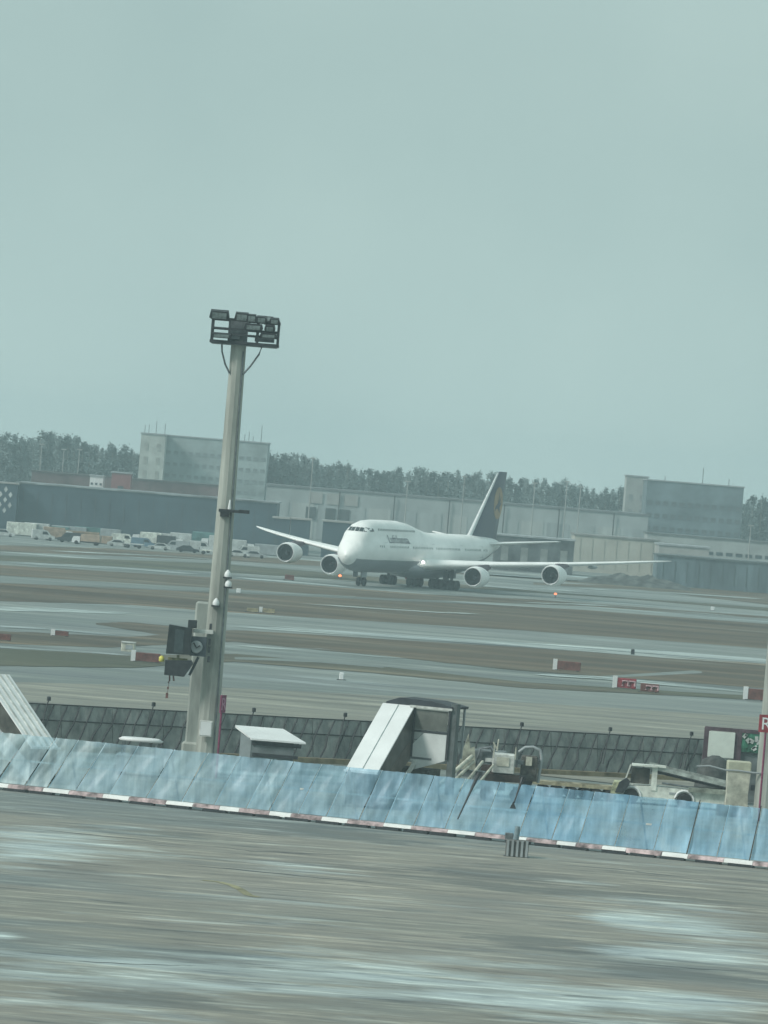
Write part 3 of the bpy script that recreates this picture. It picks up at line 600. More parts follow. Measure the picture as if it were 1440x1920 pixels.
for i in range(len(xs_) - 1):
    a, b = xs_[i], xs_[i + 1] - .05; la = lean(max(0, min(1, a / WL))) * WH; lb = lean(max(0, min(1, b / WL))) * WH
    rs = []; nn_ = 12; y0 = random.uniform(-.03, .03)
    ph = random.uniform(0, 6)
    top = []
    for k in range(nn_ + 1):
        t = k / nn_; rw = []
        for j in range(9):
            u = j / 8; xx = a + (b - a) * u + (la + (lb - la) * u) * t
            yy = .32 * t + y0 + .10 * math.sin(u * math.pi) * math.sin(t * 5 + ph) + .045 * math.sin(u * 9 + t * 4 + ph) + .03 * math.sin(u * 17 - t * 7 + ph * 2)
            rw.append((xx, yy, .42 + (WH - .42 + random.uniform(-.015, .015)) * t))
        rs.append(rw)
    mb = MB(); mb.rings(rs, closed=False, smooth=True, cap=False); mb.build('screen_panel', scr, FT)
    if i % 3 == 1:                               # raking props and a cross rail behind the sheet
        mb = MB(); xm = (a + b) / 2; mb.tube([(xm, .5, WH * .95), (xm + .2, 1.9, .05)], .05, 5); mb.box((xm + .2, 1.9, .08), (.6, .6, .16)); mb.build('raking_prop', greyp, FT)
    mb = MB(); mb.box(((a + b) / 2 + la * .55, .30, WH * .55), (b - a + .04, .04, .09)); mb.build('cross_rail', offwhite, FT)
    # strut at the seam
    if i % 2 == 0 or True:
        dark = random.random() < .14
        mb = MB(); x0 = a - .03; mb.tube([(x0, .10 if not dark else -.06, .3), (x0 + la, .42 if not dark else .27, WH + (.12 if dark else 0))], .025 if dark else .03, 5)
        mb.build('seam_strut', darkm if dark else mat('pale_seam', (.52, .64, .68), .5, .2, 2), FT)
x = -1.5; k = 0
while x < WL + 1:
    ln = random.uniform(1.0, 1.5) if k % 2 == 0 else random.uniform(1.3, 2.2); jz = random.uniform(-.03, .05); mb = MB()
    mb.rings([[(x + u, -.26, .18 + jz), (x + u, -.2, .30 + jz * .5), (x + u, -.12, .38), (x + u, .2, .38), (x + u, .3, .18 + jz)] for u in (0.01, ln - .01)], closed=True)
    mb.build('barrier_block', mat('barrier_white', (.78, .78, .76), .6, .1, 1) if k % 2 == 0 else mat('barrier_red', (.48, .37, .37), .7, .55, 1.5), FT); x += ln; k += 1
x = -1.5
while x < WL: MB().box((x, -.08, .095), (1.25, .5, .19)).build('foot', darkm, FT); x += random.uniform(1.4, 2.3)

# ------------------------------------------------------------------ grey rear fence
ga = GD(-80, 300); gb = GD(1345, 325)
def fencept(t): return ga.lerp(gb, t)
RT = thing('grey_blast_fence', 'long dark grey panelled fence with slanting braces and small lamps behind the equipment', 'fence', (ga.x, ga.y, 0), math.atan2(gb.y - ga.y, gb.x - ga.x))
GL = (gb - ga).length; gh = 2.62
slate = mat('weathered_slate_panel', (.25, .27, .265), .8, .3, 1.6, stretch=(1, 1, .5), c2=(.34, .355, .34))
x = 0; np_ = 0
while x < GL:
    ln = 3.4; mb = MB(); mb.rings([[(x + .02 + u * (ln - .04), .0, 0), (x + .02 + u * (ln - .04), .35 + .06 * math.sin(u * 9), gh * .55), (x + .02 + u * (ln - .04), .62, gh + .03 * math.sin(u * 5)), (x + .02 + u * (ln - .04), .72, gh), (x + .02 + u * (ln - .04), .5, gh * .5), (x + .02 + u * (ln - .04), .12, 0)] for u in [j / 8 for j in range(9)]], closed=True)
    mb.build('panel', slate, RT); x += ln
x = -1
while x < GL:
    mb = MB(); k1 = random.uniform(-.12, .12)
    mb.tube([(x, -.06, .1), (x + .45 + k1, .14, gh * .36), (x + .75 - k1, .30, gh * .62), (x + 1.25, .55, gh)], [.05, .06, .05, .045], 5); mb.build('brace', darkm, RT); x += random.uniform(.66, .98)
mb = MB(); mb.tube([(0, .34, gh * .66), (GL * .5, .345, gh * .655), (GL, .34, gh * .66)], .035, 4); mb.tube([(0, .62, gh + .04), (GL, .62, gh + .04)], .04, 4); mb.build('rail', darkm, RT)
# ochre kerb under the fence
mb = MB(); mb.box((GL / 2, -.6, .16), (GL, .5, .32)); mb.build('kerb', mat('ochre_kerb', (.24, .2, .13), .8, .4, 1), RT)
for px_ in (80, 267, 450, 620, 958, 1132, 1295):
    t = (px_ + 80) / 1425; x = GL * t; mb = MB(); mb.tube([(x - .7, .0, gh * .3), (x - .1, .55, gh), (x, .58, gh + .3)], .04, 5); mb.cham((x, .58, gh + .38), (.2, .22, .26), .04); mb.build('obstruction_lamp', darkm, RT)

# ------------------------------------------------------------------ passenger stairs
def wheel_at(mb, x, y, z, r, t=.25, ax='y'): mb.lathe([(-t / 2, r * .45), (-t / 2, r * .88), (-t * .35, r), (t * .35, r), (t / 2, r * .88), (t / 2, r * .45)], (x, y, z), ax, 16, cap=True)
def stairs(label, loc, rz, stripes, pf=2.8, cab=True):
    """local: +x right seen from the foot, the flight falls towards -y"""
    T = thing('passenger_stairs', label, 'boarding stairs', loc, rz, 'mobile passenger stairs')
    wd = 1.75; run = 4.6; y0 = 0; hw = wd / 2
    cv = MB(); z1, z0 = pf + 2.75, 2.05
    cv.prism([(y0, z1), (y0 - run, z0), (y0 - run - .05, z0 - .12), (y0 - .05, z1 - .14)], wd + .12, 'x', (0, 0, 0)); cv.build('canopy', white, T)
    for k in range(stripes[0]):
        x = -hw + (k + .5) * wd / stripes[0]
        MB().box((x, y0 - run / 2, (z0 + z1) / 2 + .03), (.025 if stripes[0] < 3 else .12, math.hypot(run, z1 - z0) * .98, .05), rx=math.atan2(z1 - z0, run)).build('canopy_rib', stripes[1], T)
    MB().box((0, y0 - run - .1, z0 - .08), (wd + .2, .14, .12)).build('gutter', white, T)
    brown = mat('stair_side_glass', (.085, .085, .075), .35, .4, 1.0)
    for s_ in (-1, 1):
        MB().prism([(y0, z1 - .16), (y0, pf + .95), (y0 - run, 1.1), (y0 - run, z0 - .14)], .05, 'x', (s_ * hw, 0, 0)).build('side_window', brown, T)
        MB().prism([(y0, pf + .95), (y0, pf - .15), (y0 - run, .1), (y0 - run, 1.1)], .07, 'x', (s_ * hw, 0, 0)).build('side_panel', greyp if s_ < 0 else mat('stair_brown', (.12, .11, .095), .6, .3, 1), T)
        MB().tube([(s_ * (hw - .12), y0 - .1, pf + .9), (s_ * (hw - .12), y0 - run, 1.05)], .03).build('handrail', steel, T)
    b = MB(); n = 14
    for k in range(n): b.box((0, y0 - run + (k + .5) * run / n, .2 + k * (pf - .2) / n), (wd - .12, run / n, .05)); b.box((0, y0 - run + (k + 1) * run / n - .02, .2 + (k + .5) * (pf - .2) / n), (wd - .12, .03, (pf - .2) / n))
    b.build('steps', steel, T)
    # top cabin
    b = MB(); b.box((.45, -.6, .62), (2.4, 6.2, .4)); b.box((.8, 1.0, 1.5), (2.4, 1.8, 1.3)); b.build('chassis', mat('chassis_olive', (.07, .075, .065), .8, .4, 2), T)
    for x in (-.7, 1.6):
        for y in (-3.0, 1.7): b = MB(); wheel_at(b, x, y, .4, .4, .26, 'x'); b.build('wheel', rubber, T)
    if not cab: return T
    x1 = hw + 2.15
    b = MB(); b.box((.55, 1.1, pf - .06), (wd + 1.5, 2.3, .12)); b.build('platform', steel, T)
    b = MB(); b.prism([(-.75, z1 + .10), (.0, z1 + .38), (1.9, z1 + .34), (x1 + .15, z1 + .12), (x1 + .12, z1 + .0), (-.75, z1 - .02)], 2.4, 'y', (0, 1.2, 0)); b.build('roof', mat('roof_slate', (.03, .035, .045), .6, .3, 1), T)
    b = MB()
    for x, y in ((hw + .1, .0), (x1, .0), (x1, 2.2), (-hw, 2.2)): MB().box((x, y, (z1 + pf) / 2), (.11, .11, z1 - pf)).build('cabin_post', darkm if y < 1 else greyp, T)
    b.box(((hw + x1) / 2, -.02, pf + 1.42), (x1 - hw, .1, .12)); b.build('cabin_sill', darkm, T)
    b = MB(); b.box((x1 + .2, .3, (z1 + .6) / 2 + .3), (.34, .5, z1 - .6)); b.build('lift_post', mat('post_grey', (.10, .12, .12), .6, .3, 1), T)
    b = MB(); b.prism([(hw + .15, pf - .75), (x1 - .08, pf - .08), (x1 - .08, pf + 1.34), (hw + .75, pf + 1.34), (hw + .15, pf + .7)], .08, 'y'); b.build('front_panel', offwhite if 0 else mat('cabin_panel', (.58, .61, .60), .6, .08, .8), T)
    b = MB(); b.box(((hw + x1) / 2, .03, pf + 2.05), (x1 - hw - .24, .03, 1.1)); b.build('cabin_window', mat('cabin_glass', (.13, .14, .125), .25, .25, 1), T)
    b = MB(); b.box(((hw + x1) / 2, -.1, z1 - .02), (x1 - hw + .3, .1, .12)); b.build('fascia', offwhite, T)
    # slanted hydraulic arm and chassis
    b = MB(); b.box((hw + .35, -1.3, 1.7), (.14, 3.6, .22), rx=R(32)); b.build('lift_arm', offwhite, T)
    return T
q = P(748, 1318, 276)
stairs('white roofed passenger stairs with dark top cabin right of the mast', (q.x, 276.2, 0), R(-22), (1, mat('canopy_rib_grey', (.48, .53, .52), .6, .3, 1)))
q = P(4, 1316, 274)
stairs('pale ribbed stairs canopy sloping down at the left edge', (q.x - .45, 274, 0), R(43), (4, offwhite), cab=False)

# ------------------------------------------------------------------ low shed and van near the mast
q = GD(505, 297)
T = thing('equipment_shed', 'low grey shed with broad white roof right of the left mast', 'shed', (q.x, q.y, 0))
zt = zat(515, 1389, 296)
MB().box((-.25, 1.2, zt / 2), (3.1, 2.4, zt)).build('wall', mat('shed_grey', (.16, .185, .19), .7, .25, 1), T)
b = MB(); b.add([(-1.2, -.3, zt + .0), (2.0, -.3, zt + .0), (.55, 3.6, zt + .5), (-2.3, 3.6, zt + .5), (-1.2, -.3, zt - .1), (2.0, -.3, zt - .1), (.55, 3.6, zt + .35), (-2.3, 3.6, zt + .35)], [(0, 1, 2, 3), (7, 6, 5, 4), (0, 4, 5, 1), (1, 5, 6, 2), (2, 6, 7, 3), (3, 7, 4, 0)]); b.build('roof', white, T)
MB().add([(-1.85, -.02, .1), (-1.2, -.02, .1), (-1.2, -.02, zt - .1), (-1.85, -.02, zt + .25)], [(0, 1, 2, 3)]).build('side_wall', greyp, T)
MB().box((.3, -.05, zt - .28), (2.9, .06, .22)).build('vent', darkm, T); MB().box((.25, -.05, zt - .95), (2.7, .06, .2)).build('vent', darkm, T)

def van(name, label, cat, loc, rz, body, L_=5, W_=2, H_=2.3, kind='van', group=None):
    """local x runs along the vehicle, front at +x"""
    T = thing(name, label, cat, loc, rz, group); hl = L_ / 2; g0 = .32
    if kind == 'van':
        prof = [(-hl, g0), (hl, g0), (hl, H_ * .45), (hl - .75, H_ * .55), (hl - 1.45, H_ * .96), (hl - 1.8, H_), (-hl + .1, H_), (-hl, H_ * .94)]
        b = MB(); b.prism(prof, W_, 'y'); b.build('body', body, T)
        b = MB(); b.prism([(hl - .82, H_ * .58), (hl - 1.42, H_ * .92), (hl - 1.5, H_ * .92), (hl - .95, H_ * .56)], W_ * .86, 'y', (.06, 0, 0)); b.build('windscreen', glassd, T)
        for s_ in (-1, 1): MB().prism([(hl - 1.2, H_ * .58), (hl - 1.6, H_ * .86), (hl - 2.4, H_ * .86), (hl - 2.4, H_ * .58)], .03, 'y', (0, s_ * (W_ / 2 + .012), 0)).build('side_window', glassd, T)
    elif kind == 'truck':
        MB().cham((-.8, 0, g0 + .35 + (H_ - g0 - .35) / 2), (L_ - 1.8, W_, H_ - g0 - .35), .06).build('cargo_box', body, T)
        MB().prism([(hl - 1.55, g0), (hl, g0), (hl, H_ * .4), (hl - .25, H_ * .75), (hl - 1.55, H_ * .78)], W_ * .92, 'y').build('cab', white, T)
        MB().prism([(hl - .02, H_ * .44), (hl - .24, H_ * .71), (hl - .3, H_ * .71), (hl - .1, H_ * .44)], W_ * .8, 'y', (.05, 0, 0)).build('windscreen', glassd, T)
        MB().box((-.2, 0, g0 + .2), (L_ - .8, W_ * .8, .2)).build('chassis', darkm, T)
    elif kind == 'box':                              # container or cabin on skids
        MB().cham((0, 0, H_ / 2 + .08), (L_, W_, H_ - .16), .04).build('body', body, T)
        b = MB()
        for k in range(int(L_ / .5)): b.box((-hl + .3 + k * .5, -W_ / 2 - .02, H_ / 2), (.18, .05, H_ * .8))
        b.build('side_rib', body, T); MB().box((hl + .01, 0, H_ / 2), (.06, W_ * .8, H_ * .8)).build('door', greyp, T); MB().box((0, 0, .05), (L_, W_ * .9, .1)).build('skid', darkm, T)
        return T
    elif kind == 'dolly':
        MB().box((0, 0, .80), (L_, W_, .2)).build('deck', body, T)
        b = MB(); b.box((-hl + .05, 0, .95), (.08, W_, .8)); b.box((hl - .05, 0, .95), (.08, W_, .8)); b.build('end_frame', steel, T)
        MB().tube([(hl, 0, .45), (hl + .9, 0, .35)], .04).build('tow_bar', darkm, T)
    elif kind == 'car':
        prof = [(-hl, g0 - .05), (hl, g0 - .05), (hl, H_ * .5), (hl - 1.1, H_ * .6), (hl - 1.8, H_), (-hl + 1.2, H_), (-hl + .35, H_ * .64), (-hl, H_ * .58)]
        MB().prism(prof, W_, 'y').build('body', body, T)
        for s_ in (-1, 1): MB().prism([(hl - 1.3, H_ * .62), (hl - 1.9, H_ * .93), (-hl + 1.3, H_ * .93), (-hl + .8, H_ * .64)], .03, 'y', (0, s_ * (W_ / 2 + .012), 0)).build('side_window', glassd, T)
    for x in (-hl + .9, hl - .9):
        for s_ in (-1, 1): b = MB(); wheel_at(b, x, s_ * (W_ / 2 - .12), .36, .36, .24); b.build('wheel', rubber, T)
    return T
q = GD(259, 284); zt = zat(259, 1383, 284); T = thing('baggage_tractor', 'tractor showing only its flat white canopy above the blue fence left of the mast', 'tractor', (q.x, q.y, 0), R(-4))
b = MB(); b.rings([[(math.cos(a) * rx_, math.sin(a) * ry_, z) for a in [k * math.tau / 20 for k in range(20)]] for z, rx_, ry_ in ((zt - .2, 1.2, .75), (zt - .12, 1.28, .85), (zt, 1.05, .6))], smooth=True); b.build('canopy', white, T)
for x in (-1, 1):
    for y in (-.6, .6): MB().box((x * .95, y, zt / 2), (.08, .08, zt - .5)).build('post', steel, T); b = MB(); wheel_at(b, x, y, .36, .36); b.build('wheel', rubber, T)
MB().cham((0, 0, .8), (2.6, 1.5, .9), .1).build('body', mat('tractor_grey', (.3, .35, .36), .6, .3, 1), T); MB().box((-.2, 0, 1.4), (.6, 1.0, .5)).build('seat', darkm, T)

# ------------------------------------------------------------------ ground equipment cluster
q = GD(890, 285)
T = thing('cargo_lift', 'pale steel loader with long fanned beams reaching over the blue fence', 'cargo loader', (q.x, q.y, 0))
def rl(x, y, D, T=T): return P(x, y, D) - Vector(T.location)
for a, b_, r in (((885, 1418), (820, 1475), .12), ((888, 1428), (838, 1478), .1), ((905, 1428), (862, 1482), .09), ((925, 1435), (880, 1490), .08)):
    MB().tube([rl(*a, 284), rl(*b_, 279)], r, 6).build('beam', blockc, T)
b = MB(); b.prism([(-.5, .0), (-.3, 1.0), (-.05, 2.0), (.1, 1.2), (.35, 1.3), (.5, 0)], .5, 'y', rl(875, 1442, 285)); b.build('lift_head', mat('aged_cream', (.3, .31, .25), .8, .5, 2), T)
b = MB(); c0 = rl(880, 1450, 285.4); b.tube([c0, c0 + Vector((-.35, 0, 1.9))], .06); b.tube([c0 + Vector((.3, 0, .2)), c0 + Vector((.05, 0, 1.5))], .06); b.box(c0 + Vector((.1, 0, 0)), (1.6, 1.0, .35)); b.build('lift_frame', steel, T)
q = GD(938, 287)
T = thing('ground_power_unit', 'boxy white ground power unit between two upright posts behind the blue fence', 'generator', (q.x, q.y, 0))
z1, z0 = zat(932, 1412, 287), zat(932, 1447, 287)
MB().cham((0, 0, (z0 + z1) / 2), (1.25, 1.4, z1 - z0), .05).build('housing', offwhite, T)
MB().box((-.05, -.72, (z0 + z1) / 2 + .1), (.7, .05, .5)).build('panel', blockc, T)
for x in (-.6, .62): MB().box((x, -.65, z1 + .1), (.08, .08, .7)).build('post', blockc, T)
b = MB(); b.box((.1, 0, z0 - .3), (2.2, 1.5, .4)); b.box((-.9, .3, z0 + .1), (.7, .6, .5)); b.build('chassis', mat('rusty_dark', (.06, .045, .04), .8, .5, 2), T)
for x in (-.8, .9):
    for y in (-.6, .6): b = MB(); wheel_at(b, x, y, .4, .4); b.build('wheel', rubber, T)
q = GD(912, 292)
T = thing('air_start_unit', 'grey machine with pipes behind the white ground power unit', 'ground machine', (q.x, q.y, 0))
z1 = zat(900, 1405, 292); b = MB(); b.cham((0, 0, z1 / 2 + .2), (2.0, 1.6, z1 - .4), .08); b.build('housing', mat('machine_grey', (.15, .175, .18), .6, .4, 2), T)
b = MB(); b.tube([(-.8, -.9, z1 * .6), (-.6, -1.0, z1 + .1), (0, -1, z1 + .25), (.5, -1, z1 * .8)], .09); b.build('hose', steel, T)
b = MB(); b.tube([(.4, -.5, z1), (.45, -.5, z1 + .7)], .05); b.tube([(.4, -.5, z1 + .1), (.15, -.5, z1 + .5)], .05); b.build('exhaust_pipe', blockc, T)
b = MB(); b.box((.2, -.85, z1 * .8), (.9, .06, .22)); b.build('light_panel', offwhite, T)
q = GD(985, 288)
T = thing('hose_cart', 'dark cart with a tall bent hose hoop beside the ground power unit', 'service cart', (q.x, q.y, 0))
z1 = zat(990, 1400, 288)
b = MB(); b.tube([(.62, 0, 1.2), (.72, 0, z1 - .6), (.6, 0, z1 - .15), (.2, 0, z1), (-.25, 0, z1 - .05), (-.6, 0, z1 - .35)], .09); b.build('hose_hoop', greyp, T)
b = MB(); b.cham((.05, .1, z1 * .62), (.95, .9, z1 * .45), .08); b.build('cabinet', mat('cart_brown', (.09, .085, .075), .7, .5, 3), T)
MB().box((0, -.42, z1 * .75), (.35, .08, .5)).build('label_plate', blockc, T); MB().box((-.5, -.3, z1 * .72), (.4, .3, .25)).build('reel', steel, T)
b = MB(); b.box((0, 0, .7), (1.5, 1.1, .3)); b.prism([(-.5, 0), (.4, 0), (.1, -1.2), (-.1, -1.2)], .4, 'y', (0, 0, 1.6)); b.build('chassis', darkm, T)
for s_ in (-.5, .5): b = MB(); wheel_at(b, 0, s_, .36, .36); b.build('wheel', rubber, T)
# dark rag/hanger on the fence top
for x, y, x2, y2, lb in ((980, 1458, 962, 1510, 'black strap trailing down over the blue fence left of the block'), (898, 1450, 858, 1536, 'long thin black strap crossing the blue fence near the loader beams')):
    D_ = 251.5; a, b_ = P(x, y, D_ + .45), P(x2, y2, D_ - .2); b = MB(); b.tube([a, a.lerp(b_, .5), b_], [.10, .05, .035], 6); b.box(a, (.35, .12, .2))
    if x == 980: b.prism([(-.16, -.16), (.16, -.16), (0, .2)], .1, 'y', b_)
    tag(b.build('strap', darkm), lb, 'strap')

# dollies behind the fence
dolly = None
for k, px_ in enumerate((1030, 1082, 1128)):
    q = GD(px_, 296)
    if k == 0:
        dolly = van('baggage_dolly', '', 'dolly', (q.x, q.y, 0), R(4), mat('dolly_ochre', (.34, .3, .2), .7, .4, 2), 2.6, 1.5, 1, 'dolly', 'low baggage dollies in a row'); o = dolly
        for ch in o.children:
            if ch.name.startswith('end_frame'): bpy.data.objects.remove(ch); break
    else: o = place(dolly, (q.x, q.y, 0), R(4))
    o.location.z = .25 ; o.location.z = 0
    o['label'] = ['low ochre baggage dolly nearest the hose cart', 'middle low ochre dolly between the hose cart and the belt loader', 'low ochre dolly next to the belt loader nose'][k]

# belt loader
q = GD(1222, 296); T = thing('belt_loader', 'white belt loader with a small open cab behind the blue fence', 'belt loader', (q.x, q.y, 0), R(-3))
cream = mat('loader_cream', (.64, .67, .61), .6, .25, 1.5)
b = MB(); b.prism([(-1.9, .35), (-1.9, .95), (-1.5, 1.05), (.1, 1.12), (4.3, 1.0), (4.3, .4)], 1.9, 'y'); b.build('chassis', cream, T)
b = MB(); b.prism([(-2.5, .5), (-2.3, 1.2), (-1.5, 1.25), (-1.5, .5)], 1.7, 'y'); b.build('engine_cover', mat('lime_cream', (.5, .52, .33), .6, .4, 3), T)
b = MB(); b.box((-1.55, -.85, 1.75), (.08, .08, 1.1), ry=R(15)); b.box((.02, -.85, 1.6), (.32, .3, 1.45)); b.box((-.6, -.5, 2.28), (1.5, 1.4, .09)); b.box((.35, -.7, 2.3), (.6, .5, .12)); b.build('cab_frame', cream, T)
MB().box((-.8, -.2, 1.65), (1.1, .9, .9)).build('cab_interior', mat('cab_dark', (.07, .07, .06), .6, .4, 2), T)
MB().prism([(-2.2, .6), (-2.0, 1.2), (-1.6, 1.5), (-1.35, 1.3), (-1.5, .9), (-1.75, .6)], .5, 'y', (0, -1.0, 0)).build('seat_shroud', darkm, T)
b = MB(); b.box((2.2, -.8, 1.85), (5.1, .12, .2), ry=R(9)); b.box((2.2, .4, 1.95), (5.1, .12, .2), ry=R(9)); b.build('conveyor_rail', mat('rail_pale', (.38, .42, .39), .5, .35, 2), T)
MB().box((2.2, -.2, 1.62), (4.8, 1.1, .12), ry=R(9)).build('conveyor_belt', rubber, T)
b = MB(); b.tube([(.5, -.9, 1.35), (4.2, -.9, 1.1)], .06); b.build('hydraulic_pipe', steel, T)
b = MB(); b.box((1.6, -.97, .8), (1.3, .04, .12)); b.build('stripe', greyp, T)
b = MB(); b.box((3.2, -.5, 1.12), (2.3, 1.5, .26)); b.build('toolbox', mat('box_sage', (.28, .31, .26), .7, .4, 2), T)
for x in (-1.25, 1.85):
    for s_ in (-.95, .95): b = MB(); wheel_at(b, x, s_, .45, .45, .3); b.build('wheel', rubber, T)
    b = MB(); b.tube([(x + math.cos(a) * .56, -.97, .45 + math.sin(a) * .56) for a in [R(d) for d in range(0, 181, 20)]], .07, 5); b.build('mudguard', white, T)

# ------------------------------------------------------------------ right-hand shelter and block
q = GD(1378, 306); T = thing('equipment_shelter', 'dark framed shelter with a square white panel and green sheet at the right edge', 'shelter', (q.x, q.y, 0))
def rl(x, y, D=306): return P(x, y, D) - Vector(T.location)
z1 = rl(1330, 1364).z; xl = rl(1324, 1400).x
frm = mat('plum_frame', (.10, .065, .08), .7, .35, 2)
b = MB(); b.box((xl, 0, z1 / 2), (.35, .3, z1)); b.box((xl + 1.9, .0, z1 / 2), (.42, .3, z1)); b.box((xl + 2.3, 0, z1 - .05), (4.9, .32, .22)); b.build('frame', frm, T)
a = rl(1352, 1396); MB().box((a.x, -.2, a.z), (1.58, .08, 1.55)).build('white_panel', mat('panel_white', (.66, .70, .64), .6, .08, 1), T)
a = rl(1406, 1393); MB().box((a.x, -.1, a.z), (1.7, .06, 1.15)).build('green_sheet', greenp, T)
b = MB()
for k in range(9): b.box((a.x + random.uniform(-.7, .6), -.15, a.z + random.uniform(-.5, .5)), (random.uniform(.1, .3), .04, random.uniform(.1, .35)), ry=random.uniform(-1, 1))
b.build('paper_scrap', offwhite, T)
b = MB(); b.box((a.x + .2, .1, z1 * .36), (2.6, .1, z1 * .72)); b.build('lower_wall', mat('shelter_wall', (.14, .16, .16), .8, .3, 1), T)
for dx, dz in ((.4, .9), (.75, 1.6)): MB().box((a.x + dx, -.2, dz), (.32, .1, .34)).build('hatch', darkm, T)
q = GD(1378, 291); T = thing('concrete_block', 'upright cream concrete block with a banded cap in front of the shelter', 'concrete block', (q.x, q.y, 0))
zt = zat(1380, 1426, 291); b = MB(); b.rings([[(-sx_, -sy_, z), (sx_, -sy_, z), (sx_, sy_, z), (-sx_, sy_, z)] for z, sx_, sy_ in ((.3, .66, .6), (zt * .4, .6, .55), (zt * .8, .66, .6))]); b.build('block', blockc, T)
MB().cham((0, 0, zt * .9), (1.36, 1.25, zt * .19), .05).build('cap', mat('cap_cream', (.46, .47, .36), .8, .2, 1), T)
MB().cham((-.1, 0, .3), (1.9, 1.6, .6), .06).build('base', mat('rust_base', (.10, .08, .06), .8, .5, 2), T)
b = MB(); b.tube([P(1306, 1437, 289.5), P(1330, 1436, 289.5), P(1360, 1444, 289.5), P(1385, 1445, 289.5), P(1412, 1449, 289.5), P(1470, 1453, 289.5)], .06, 6); tag(b.build('pale_pipe', greyp), 'thin pale pipe running past the cream block to the right edge', 'pipe')
q = GD(1335, 303); T = thing('covered_pallet', 'low dark tarpaulin mound between belt loader and cream block', 'covered load', (q.x, q.y, 0))
b = MB(); rs = []
for z, r in ((0, 1.0), (.9, 1.05), (1.9, .95), (2.5, .7), (2.8, .2)): rs.append([(math.cos(a) * r * 1.1 * (1 + .06 * math.sin(a * 5)), math.sin(a) * r, z) for a in [k * math.tau / 16 for k in range(16)]])
b.rings(rs, smooth=True); b.build('tarpaulin', mat('tarp_dark', (.075, .08, .078), .7, .4, 2), T); MB().box((0, 0, .08), (2.4, 2.1, .14)).build('pallet', blockc, T)

# ------------------------------------------------------------------ ribbed block on the apron
q = G(968, 1608); T = thing('ballast_block', 'small ribbed grey ballast block standing alone on the apron', 'block', (q.x, q.y, 0))
MB().cham((0, 0, .46), (1.1, .7, .8), .05).build('core', mat('block_grey', (.13, .13, .125), .8, .3, 2), T)
for k in range(5): MB().box((-.46 + k * .23, -.37, .46), (.11, .06, .78)).build('rib', greyp, T)
MB().box((0, 0, .03), (1.25, .85, .06)).build('base_plate', darkm, T)
MB().cham((-.42, .3, 1.0), (.4, .3, .3), .03).build('lug', steel, T)
MB().tube([(-.1, .2, .8), (-.05, .2, 1.2), (-.04, .2, 1.5)], [.16, .14, .12], 10).build('pole', mat('pole_bluegrey', (.2, .27, .3), .7, .2, 2), T)

# ------------------------------------------------------------------ airfield signs, boxes and lights
def field_sign(x0, x1, y0, y1, board, label, end='white', marks=0, nm='taxiway_sign'):
    a, b_ = G(x0, y1 + (1 if x0 < 700 else 0)), G(x1, y1 + .08 * (x1 - x0)); D = a.y; wd = (x1 - x0) * D / F_PX; h = (y1 - y0) * D / F_PX
    q = GD((x0 + x1) / 2, D); T = thing(nm, label, 'airfield sign', (q.x, D, 0), 0, 'airfield guidance signs')
    MB().cham((.15, 0, h / 2 + .05), (wd - .3, .5, h - .1), .04).build('board', board, T)
    if end: MB().box((-wd / 2 + .1, 0, h / 2 + .1), (.4, .55, h + .1)).build('end_plate', white, T)
    for s_ in (-.4, .4): MB().box((s_ * wd, 0, .03), (.3, .7, .1)).build('foot', darkm, T)
    for k in range(marks):
        b = MB(); cx = -wd / 2 + .8 + k * (wd - .8) / marks; b.tube([(cx, -.28, h * .3), (cx, -.28, h * .75), (cx + .5, -.28, h * .75), (cx + .5, -.28, h * .3)], .1, 4); b.build('symbol', mat('sign_pink', (.5, .32, .34), .7, .2, 2), T)
field_sign(1038, 1088, 1238, 1256, dullred, 'single dull red airfield sign on grass right of centre', 'w')
field_sign(1150, 1192, 1270, 1290, redp, 'bright red airfield sign with pale symbols, left one of a touching pair', 'w', 2)
field_sign(1194, 1235, 1280, 1297, dullred, 'darker airfield sign with pale symbols, right one of a touching pair', None, 2)
field_sign(1395, 1432, 1290, 1312, dullred, 'dull red airfield sign next to the mast on the right edge', 'w')
field_sign(247, 300, 1221, 1239, dullred, 'red airfield sign partly behind the docking display', 'w')
field_sign(97, 128, 1181, 1191, dullred, 'tiny brown airfield sign beside the far left taxiway', 'w')
field_sign(-14, 20, 1186, 1199, dullred, 'dull brown airfield sign cut off by the left edge', None)
field_sign(530, 551, 1076, 1086, dullred, 'tiny dark red sign on grass under the left wing engines', None)
field_sign(458, 484, 1138, 1146, mat('sign_tan', (.3, .27, .17), .7, .3, 2), 'tan airfield board just right of the left mast', None)
field_sign(487, 515, 1139, 1148, mat('sign_tan2', (.33, .29, .18), .7, .4, 2), 'tan airfield board with one pale end, second to the right of the left mast', 'w')
q = G(240, 1221); T = thing('concrete_box', 'small pale concrete box on grass left of the docking display', 'box', (q.x, q.y, 0)); h = 16 * q.y / F_PX; wd = 26 * q.y / F_PX
MB().cham((0, 0, h / 2), (wd, 1.2, h), .08).build('body', blockc, T); MB().box((0, 0, h + .04), (wd * 1.04, 1.3, .1)).build('lid', offwhite, T); MB().box((.1, -.62, h * .5), (wd * .5, .04, h * .5)).build('hatch', greyp, T)
def field_lamp(x, y, z, c, label, e):
    q = G(x, y); T = thing('taxiway_lamp', label, 'airfield lamp', (q.x, q.y, 0), 0, 'small airfield lamps')
    MB().tube([(0, 0, 0), (0, 0, z)], .07).build('stem', steel, T)
    MB().lathe([(0, .1), (.05, .22), (.25, .24), (.34, .1), (.36, .01)], (0, 0, z), 'z', 12, cap=True).build('lens', mat('lens_%d' % (x), c, emit=e), T)
